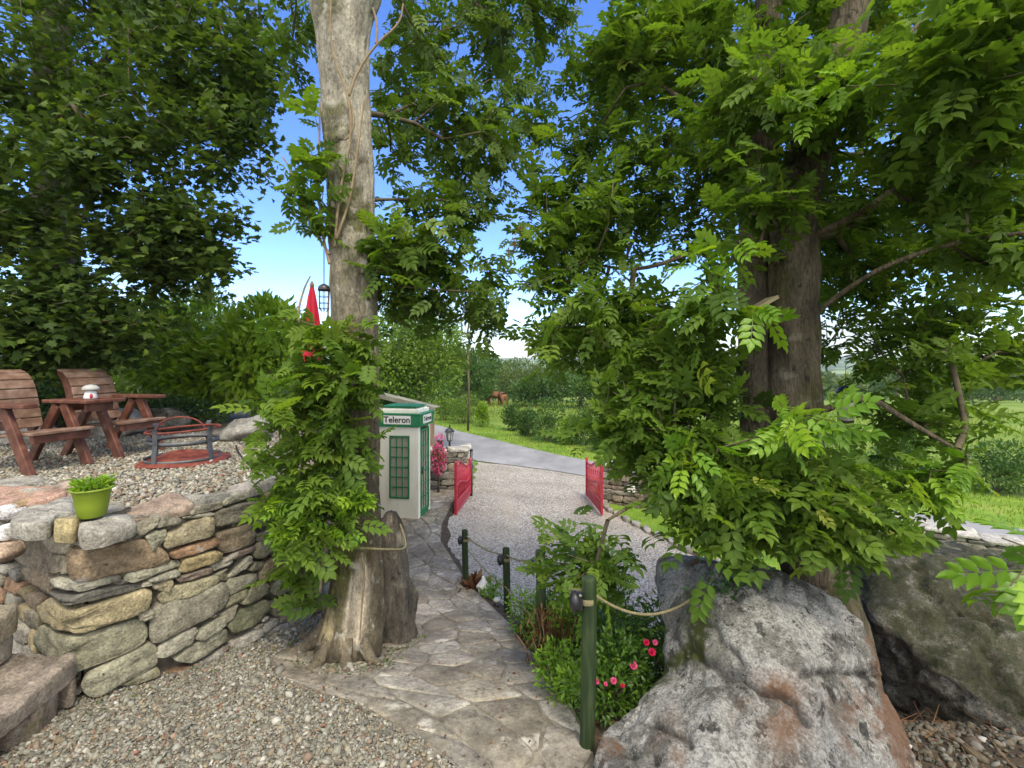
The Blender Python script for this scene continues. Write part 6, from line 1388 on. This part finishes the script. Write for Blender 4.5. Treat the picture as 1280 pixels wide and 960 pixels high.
c = P(367, 690, 4.55); gl = thing('garden_lamp', tuple(c), 'small black lantern against the retaining wall behind the climbing shrub', 'lamp'); mb = MB(); lathe(mb, [(.03, -.12), (.05, -.1), (.055, .05), (.07, .06), (.03, .11), (.004, .12)], 8); mb.build('case', M['black'], gl, smooth=False); mb = MB(); tube(mb, [(0, 0, .11), (0, .03, .15), (0, .12, .15)], .006, 6); mb.build('hook', M['black'], gl)
c = (P(1087, 0, 9.3)[0], 9.3, DZ); wp = thing('stake', c, 'short reddish timber stake on the lawn behind the dark boulder', 'post'); mb = MB(); box(mb, (0, 0, .28), (.11, .11, .75), None, .012); mb.build('shaft', M['stain'], wp, smooth=False); mb = MB(); lathe(mb, [(.06, .655), (.045, .69), (.004, .70)], 4); mb.build('top', M['stain'], wp, smooth=False)

# ------------------------------------------------------------------ cattle in the pasture
def cow_mesh():
    bm = bmesh.new(); V = [(0, 0, 1.05), (.55, 0, 1.12), (1.05, 0, 1.18), (1.45, 0, 1.02), (1.75, 0, .85), (-.5, 0, 1.08), (-.72, 0, 1.02), (-.76, 0, .55), (.98, .22, .75), (1.0, .24, .42), (.98, .24, .02), (.98, -.22, .75), (1.0, -.24, .42), (.98, -.24, .02), (-.52, .24, .78), (-.66, .25, .45), (-.58, .25, .02), (-.52, -.24, .78), (-.66, -.25, .45), (-.58, -.25, .02), (1.42, .20, 1.14), (1.42, -.20, 1.14)]
    R = [.40, .40, .36, .17, .11, .36, .14, .03, .17, .08, .06, .17, .08, .06, .22, .09, .06, .22, .09, .06, .05, .05]
    E = [(0, 1), (1, 2), (2, 3), (3, 4), (0, 5), (5, 6), (6, 7), (2, 8), (8, 9), (9, 10), (2, 11), (11, 12), (12, 13), (5, 14), (14, 15), (15, 16), (5, 17), (17, 18), (18, 19), (3, 20), (3, 21)]
    me = bpy.data.meshes.new('cow'); me.from_pydata(V, E, []); o = bpy.data.objects.new('cow_src', me); COL.objects.link(o)
    md = o.modifiers.new('s', 'SKIN'); sv = me.skin_vertices[0].data
    for i, r in enumerate(R): sv[i].radius = (r, r); sv[i].use_root = i == 0
    s2 = o.modifiers.new('u', 'SUBSURF'); s2.levels = 2; bpy.context.view_layer.update()
    m2 = bpy.data.meshes.new_from_object(o.evaluated_get(bpy.context.evaluated_depsgraph_get())); bpy.data.objects.remove(o); m2.materials.clear(); m2.materials.append(M['cow']); m2.polygons.foreach_set('use_smooth', [True]*len(m2.polygons)); return m2
cm = cow_mesh()
for (px, d, rz, lab, sc) in ((620, 42, 2.8, 'ginger cow in the pasture left of the square verge shrub, side on', .8), (629, 41, 1.9, 'ginger cow with its rump to the road, nearest the square verge shrub', .78), (601, 43, .3, 'ginger cow half hidden behind the thin verge sapling', .8)):
    o = bpy.data.objects.new('cow', cm); COL.objects.link(o); x = (px-640)/F*d; o.location = (x, d, float(h(np.array(x), np.array(d)))); o.rotation_euler = (0, 0, rz); o.scale = (sc,)*3; tag(o, lab, 'cow', 'ginger cattle')

# ------------------------------------------------------------------ planting bed between the rope fence and the boulder
def bedbush(px, d, r, n, leaf, mat, label, seed, tmpl=T_OV, nm='rose_bush', cat='rose bush', z=None):
    x = (px-640)/F*d; z = float(h(np.array(x), np.array(d))) if z is None else z
    return shrub(nm, (x, d, z-.03), r, n, leaf, M[mat], label, cat, seed, tmpl, 12, .03, upw=.8, shell=.35)
rb1 = bedbush(800, 3.55, (.52, .46, .50), 3400, .045, 'rose', 'leafy rose bush with pink and red blooms between the nearest post and the boulder', 201)
rb2 = bedbush(742, 4.3, (.50, .44, .52), 2800, .045, 'rose', 'rose bush with one pink bud, behind the nearest post', 202)
rb3 = bedbush(840, 4.15, (.50, .42, .46), 2600, .045, 'rose', 'rose bush against the mossy left shoulder of the boulder', 203)
rb4 = bedbush(762, 3.2, (.34, .28, .32), 1700, .042, 'rose', 'low rose bush with pink blooms at the foot of the nearest post', 204)
bedbush(700, 4.2, (.32, .30, .36), 1400, .045, 'lime', 'yellow-green leafy plant at the path edge before the second post', 205, nm='bedding_plant', cat='plant')
bedbush(660, 5.0, (.28, .3, .26), 1100, .04, 'lime', 'yellow-green plant spilling on the path beside the third post', 206, nm='bedding_plant', cat='plant')
bedbush(700, 5.0, (.42, .34, .36), 1500, .05, 'rose', 'dark leafy plant behind the second green post', 207, nm='bedding_plant', cat='plant')
bedbush(700, 3.45, (.22, .24, .24), 900, .04, 'lime', 'light green plant beside the path just left of the nearest post', 208, nm='bedding_plant', cat='plant')
bedbush(612, 6.3, (.22, .22, .14), 500, .04, 'lime', 'small light green plant round the stake light', 209, nm='bedding_plant', cat='plant')
x_ = (690-640)/F*4.05; dp = thing('dry_plant', (x_, 4.05, float(h(np.array(x_), np.array(4.05)))), 'rusty brown dry stalks at the foot of the second green post', 'plant'); n = 420
D_ = norm(np.c_[rng.normal(0, .35, (n, 2)), np.ones(n)]); leaf_obj('stalks', [leaves((np.array([(-.03, 0, 0), (.05, .3, 0), (.02, 1, .1), (-.05, .6, 0)]), np.array([(0, 1, 2), (0, 2, 3)])), np.c_[rng.normal(0, .10, (n, 2)), rng.uniform(-.05, .42, n)], D_, rng.uniform(.05, .16, n), 0, 1)], M['dry'], dp)
mb = MB()
for k in range(24): a = rng.normal(0, .12, 2); tube(mb, [(a[0]*.3, a[1]*.3, -.05), (a[0], a[1], rng.uniform(.25, .5))], .003, 4)
mb.build('stems', M['wood'], dp)
def bloom():
    V, Fs, n = [], [], 0
    for ring, (k, r, tl, L) in enumerate(((6, .010, 1.25, .75), (6, .006, .85, 1.0), (5, .002, .4, .9), (4, .001, .15, .7))):
        for j in range(k):
            a = 2*math.pi*j/k+ring*.5; v = np.array([(0, 0, 0), (.35, .35, .05), (.42, .75, .02), (.18, 1, -.10), (-.18, 1, -.10), (-.42, .75, .02), (-.35, .35, .05), (0, .55, -.12)])*L
            f = [(0, 1, 7), (1, 2, 7), (2, 3, 7), (3, 4, 7), (4, 5, 7), (5, 6, 7), (6, 0, 7)]; y = v[:, 1]*math.sin(tl); z = v[:, 1]*math.cos(tl)+v[:, 2]*math.sin(tl); y2 = y+r*20-v[:, 2]*math.cos(tl)
            V.append(np.c_[v[:, 0]*math.cos(a)-y2*math.sin(a), v[:, 0]*math.sin(a)+y2*math.cos(a), z-.3]); Fs += [tuple(i+n for i in q) for q in f]; n += 8
    V = np.concatenate(V); return V, Fs
BV, BF = bloom(); bl = {}
for (par_, px, py, d, s, mt) in ((rb1, 815, 815, 3.2, .042, 'petal_red'), (rb1, 808, 803, 3.22, .034, 'petal_red'), (rb1, 819, 803, 3.2, .030, 'petal_pink'), (rb1, 843, 813, 3.25, .034, 'petal_pink'), (rb1, 845, 822, 3.22, .030, 'petal_pink'), (rb4, 792, 832, 3.12, .042, 'petal_pink'), (rb4, 767, 851, 3.0, .034, 'petal_pink'), (rb4, 746, 852, 3.0, .026, 'petal_pink'), (rb4, 778, 857, 3.02, .026, 'petal_red'), (rb2, 771, 765, 3.9, .030, 'petal_pink'), (rb4, 757, 855, 3.0, .022, 'petal_pink'), (rb1, 838, 790, 3.35, .026, 'petal_red')):
    C_ = np.full((len(BV), 3), .5)+rng.normal(0, .2, (len(BV), 1)); o = mesh_obj('bloom', BV*s*.62, BF, M[mt], par_, np.clip(C_, 0, 1)); p = P(px, py, d)-np.array(par_.location); o.location = p; o.rotation_euler = (rng.uniform(.5, 1.1), rng.uniform(-.3, .3), rng.uniform(-.5, .5))
# pink flowers behind the kiosk
fl = thing('flower_basket', tuple(P(548, 585, 11.2)), 'mass of bright pink flowers hanging between the kiosk and the gate wall', 'flowers')
n = 520; q = norm(rng.normal(0, 1, (n, 3)))*rng.random((n, 1))**.4*np.array([.16, .18, .36])+np.array([0, 0, .22]); leaf_obj('blooms', [leaves(T_OV, q, norm(q-np.array([0, 0, .2])+rng.normal(0, .1, (n, 3))), rng.uniform(.05, .08, n), .4, .9)], M['petal_pink'], fl); n = 400; q = norm(rng.normal(0, 1, (n, 3)))*rng.random((n, 1))**.5*np.array([.16, .17, .34])+np.array([0, 0, .2]); leaf_obj('leaves', [leaves(T_OV, q, norm(q+rng.normal(0, .1, (n, 3))), .06, .5, .8)], M['shrub'], fl)
mb = MB(); tube(mb, [(0, 0, float(-.8-fl.location[2])), (0, .03, .1)], [.03, .02], 8); mb.build('stem', M['twig'], fl)
c = P(550, 558, 11.85); wpot = thing('small_urn', (c[0], c[1], .165), 'small dark pot on the gate wall left of the lantern', 'pot'); mb = MB(); lathe(mb, [(.055, 0), (.075, .03), (.08, .12), (.065, .16), (.075, .19)], 16); mb.build('body', M['soil'], wpot)
n = 60; leaf_obj('flowers', [leaves(T_OV, np.c_[rng.normal(0, .06, (n, 2)), rng.uniform(.18, .34, n)], norm(rng.normal(0, 1, (n, 3))+np.array([0, 0, .7])), .06, .5, .8)], M['petal_pink'], wpot)
# ivy on the boulder's shoulder and litter on the soil
iv = thing('ivy', tuple(P(925, 735, 3.1)), 'dark ivy trailing over the top left shoulder of the pale boulder', 'ivy'); n = 320; q = np.array([P(rng.normal(918, 18), rng.normal(725, 22), rng.uniform(3.02, 3.18)) for _ in range(n)])
leaf_obj('leaves', [leaves(T_OV, q, norm(rng.normal(0, 1, (n, 3))*np.array([1, .4, .6])+np.array([0, -.4, -.3])), rng.uniform(.035, .06, n), .3, .8)], M['ivy'], iv, iv.location); mb = MB()
for k in range(5): tube(mb, [q[k*9], (q[k*9]+q[k*9+4])/2, q[k*9+4]], .004, 5)
mb.build('stems', M['twig'], iv, off=iv.location)
q1 = np.r_[scatter_poly([(-3, 2.4), (.3, 2.4), (.2, 4.2), (-2.0, 4.6)], 240), scatter_poly([(-2.3, 4.2), (-1.6, 4.8), (-1.3, 6), (-1.6, 8), (-2.0, 8), (-1.8, 5.5), (-2.2, 4.9)], 160)]; n = len(q1)
leaf_obj('fallen_leaves', [leaves(T_OV, np.c_[q1, h(q1[:, 0], q1[:, 1])+.03], np.c_[rng.normal(0, 1, (n, 2)), rng.normal(0, .12, n)], rng.uniform(.012, .035, n), 1, .3)], M['dry'], kind='stuff')
pp = scatter_poly([(.35, 2.2), (.55, 2.85), (.45, 3.5), (.3, 4.3), (.1, 5.2), (.8, 5.4), (1.4, 4.4), (1.2, 3.2), (.7, 2.4)], 900); n = len(pp)
leaf_obj('leaf_litter', [leaves(T_OV, np.c_[pp, h(pp[:, 0], pp[:, 1])+.015], np.c_[rng.normal(0, 1, (n, 2)), rng.normal(0, .15, n)], rng.uniform(.025, .06, n), 1, .35)], M['dry'], kind='stuff')
pp = scatter_poly([(2.3, 2.3), (6, 2.3), (6, 4.4), (2.6, 4.2)], 700); n = len(pp); g = np.array([(-.008, 0, 0), (.008, 0, 0), (.012, 1, .05), (.002, 1, .05)]), np.array([(0, 1, 2), (0, 2, 3)])
leaf_obj('straw', [leaves(g, np.c_[pp, h(pp[:, 0], pp[:, 1])+.035], np.c_[rng.normal(0, 1, (n, 2)), rng.normal(0, .05, n)], rng.uniform(.08, .3, n), 1, .3, np.clip(rng.normal(.75, .25, n), 0, 1))], M['dry'], kind='stuff')

# roots, moss and weeds where the ash and its stump meet the ground
for k, (a, L, r) in enumerate(((3.5, .34, .06), (4.3, .26, .055), (4.95, .22, .05), (5.6, .20, .05), (2.8, .3, .06))):
    b0 = np.array(tree1.location); e = np.array([math.cos(a), math.sin(a), 0]); gz = lambda q: float(h(np.array(q[0]), np.array(q[1])))
    p0 = b0+e*.16+np.array([0, 0, .26]); p1 = b0+e*.30; p1[2] = gz(p1)+.05; p2 = b0+e*(.30+L*.6)+np.array([-e[1], e[0], 0])*.05; p2[2] = gz(p2)+.005; p3 = b0+e*(.3+L); p3[2] = gz(p3)-.06
    q = smooth_line(np.array([p0, p1, p2, p3]), 3); mb = MB(); tube(mb, q, np.linspace(r*1.3, r*.35, len(q)), 14, (.15, .125, .085), wob=.35, seed=k); mb.build('root', M['bark'], tree1, off=b0)
q1 = []
for c_, rr_, n_ in ((np.array(tree1.location), (.33, .52), 500), (np.array(st.location), (.20, .34), 260)):
    a = rng.uniform(2.4, 6.6, n_); r_ = rng.uniform(rr_[0], rr_[1], n_)**1.0; q1.append(np.c_[c_[0]+r_*np.cos(a), c_[1]+r_*np.sin(a)])
q1 = np.concatenate(q1); n = len(q1)
leaf_obj('moss_and_litter', [leaves(T_OV, np.c_[q1, h(q1[:, 0], q1[:, 1])+.018], np.c_[rng.normal(0, 1, (n, 2)), rng.uniform(-.1, .5, n)], rng.uniform(.012, .035, n), 1, .4)], M['olive'], kind='stuff')
pebbles('grit', q1[:420]+rng.normal(0, .04, (420, 2)), h(q1[:420, 0], q1[:420, 1])+.012, .011, M['pebble'], .8)
q2 = np.concatenate([WS[(WS[:, 1] > 3.2) & (WS[:, 0] > -3.05)][rng.integers(0, 12, 260)]+rng.normal(0, .10, (260, 2))+np.array([.1, -.05]), scatter_poly([(-2.2, 4.2), (-1.75, 4.7), (-1.8, 5.2), (-2.1, 5.2)], 260)]); n = len(q2)
leaf_obj('weeds', [leaves(T_OV, np.c_[q2, h(q2[:, 0], q2[:, 1])+.012], np.c_[rng.normal(0, 1, (n, 2)), rng.uniform(.1, 1.2, n)], rng.uniform(.012, .03, n), .6, .5)], M['olive'], kind='stuff')
# ------------------------------------------------------------------ the moist air of the valley
m, nt, bs = newmat('valley haze'); nt.nodes.remove(bs)
pv = N(nt, 'ShaderNodeVolumePrincipled'); pv.inputs['Color'].default_value = (.86, .91, 1, 1); pv.inputs['Density'].default_value = .00028
nt.links.new(pv.outputs[0], nt.nodes['Material Output'].inputs['Volume'])
mb = MB(); box(mb, (0, 1500, 15), (7400, 3900, 70), None, .5); mb.build('haze', m, smooth=False, kind='stuff')
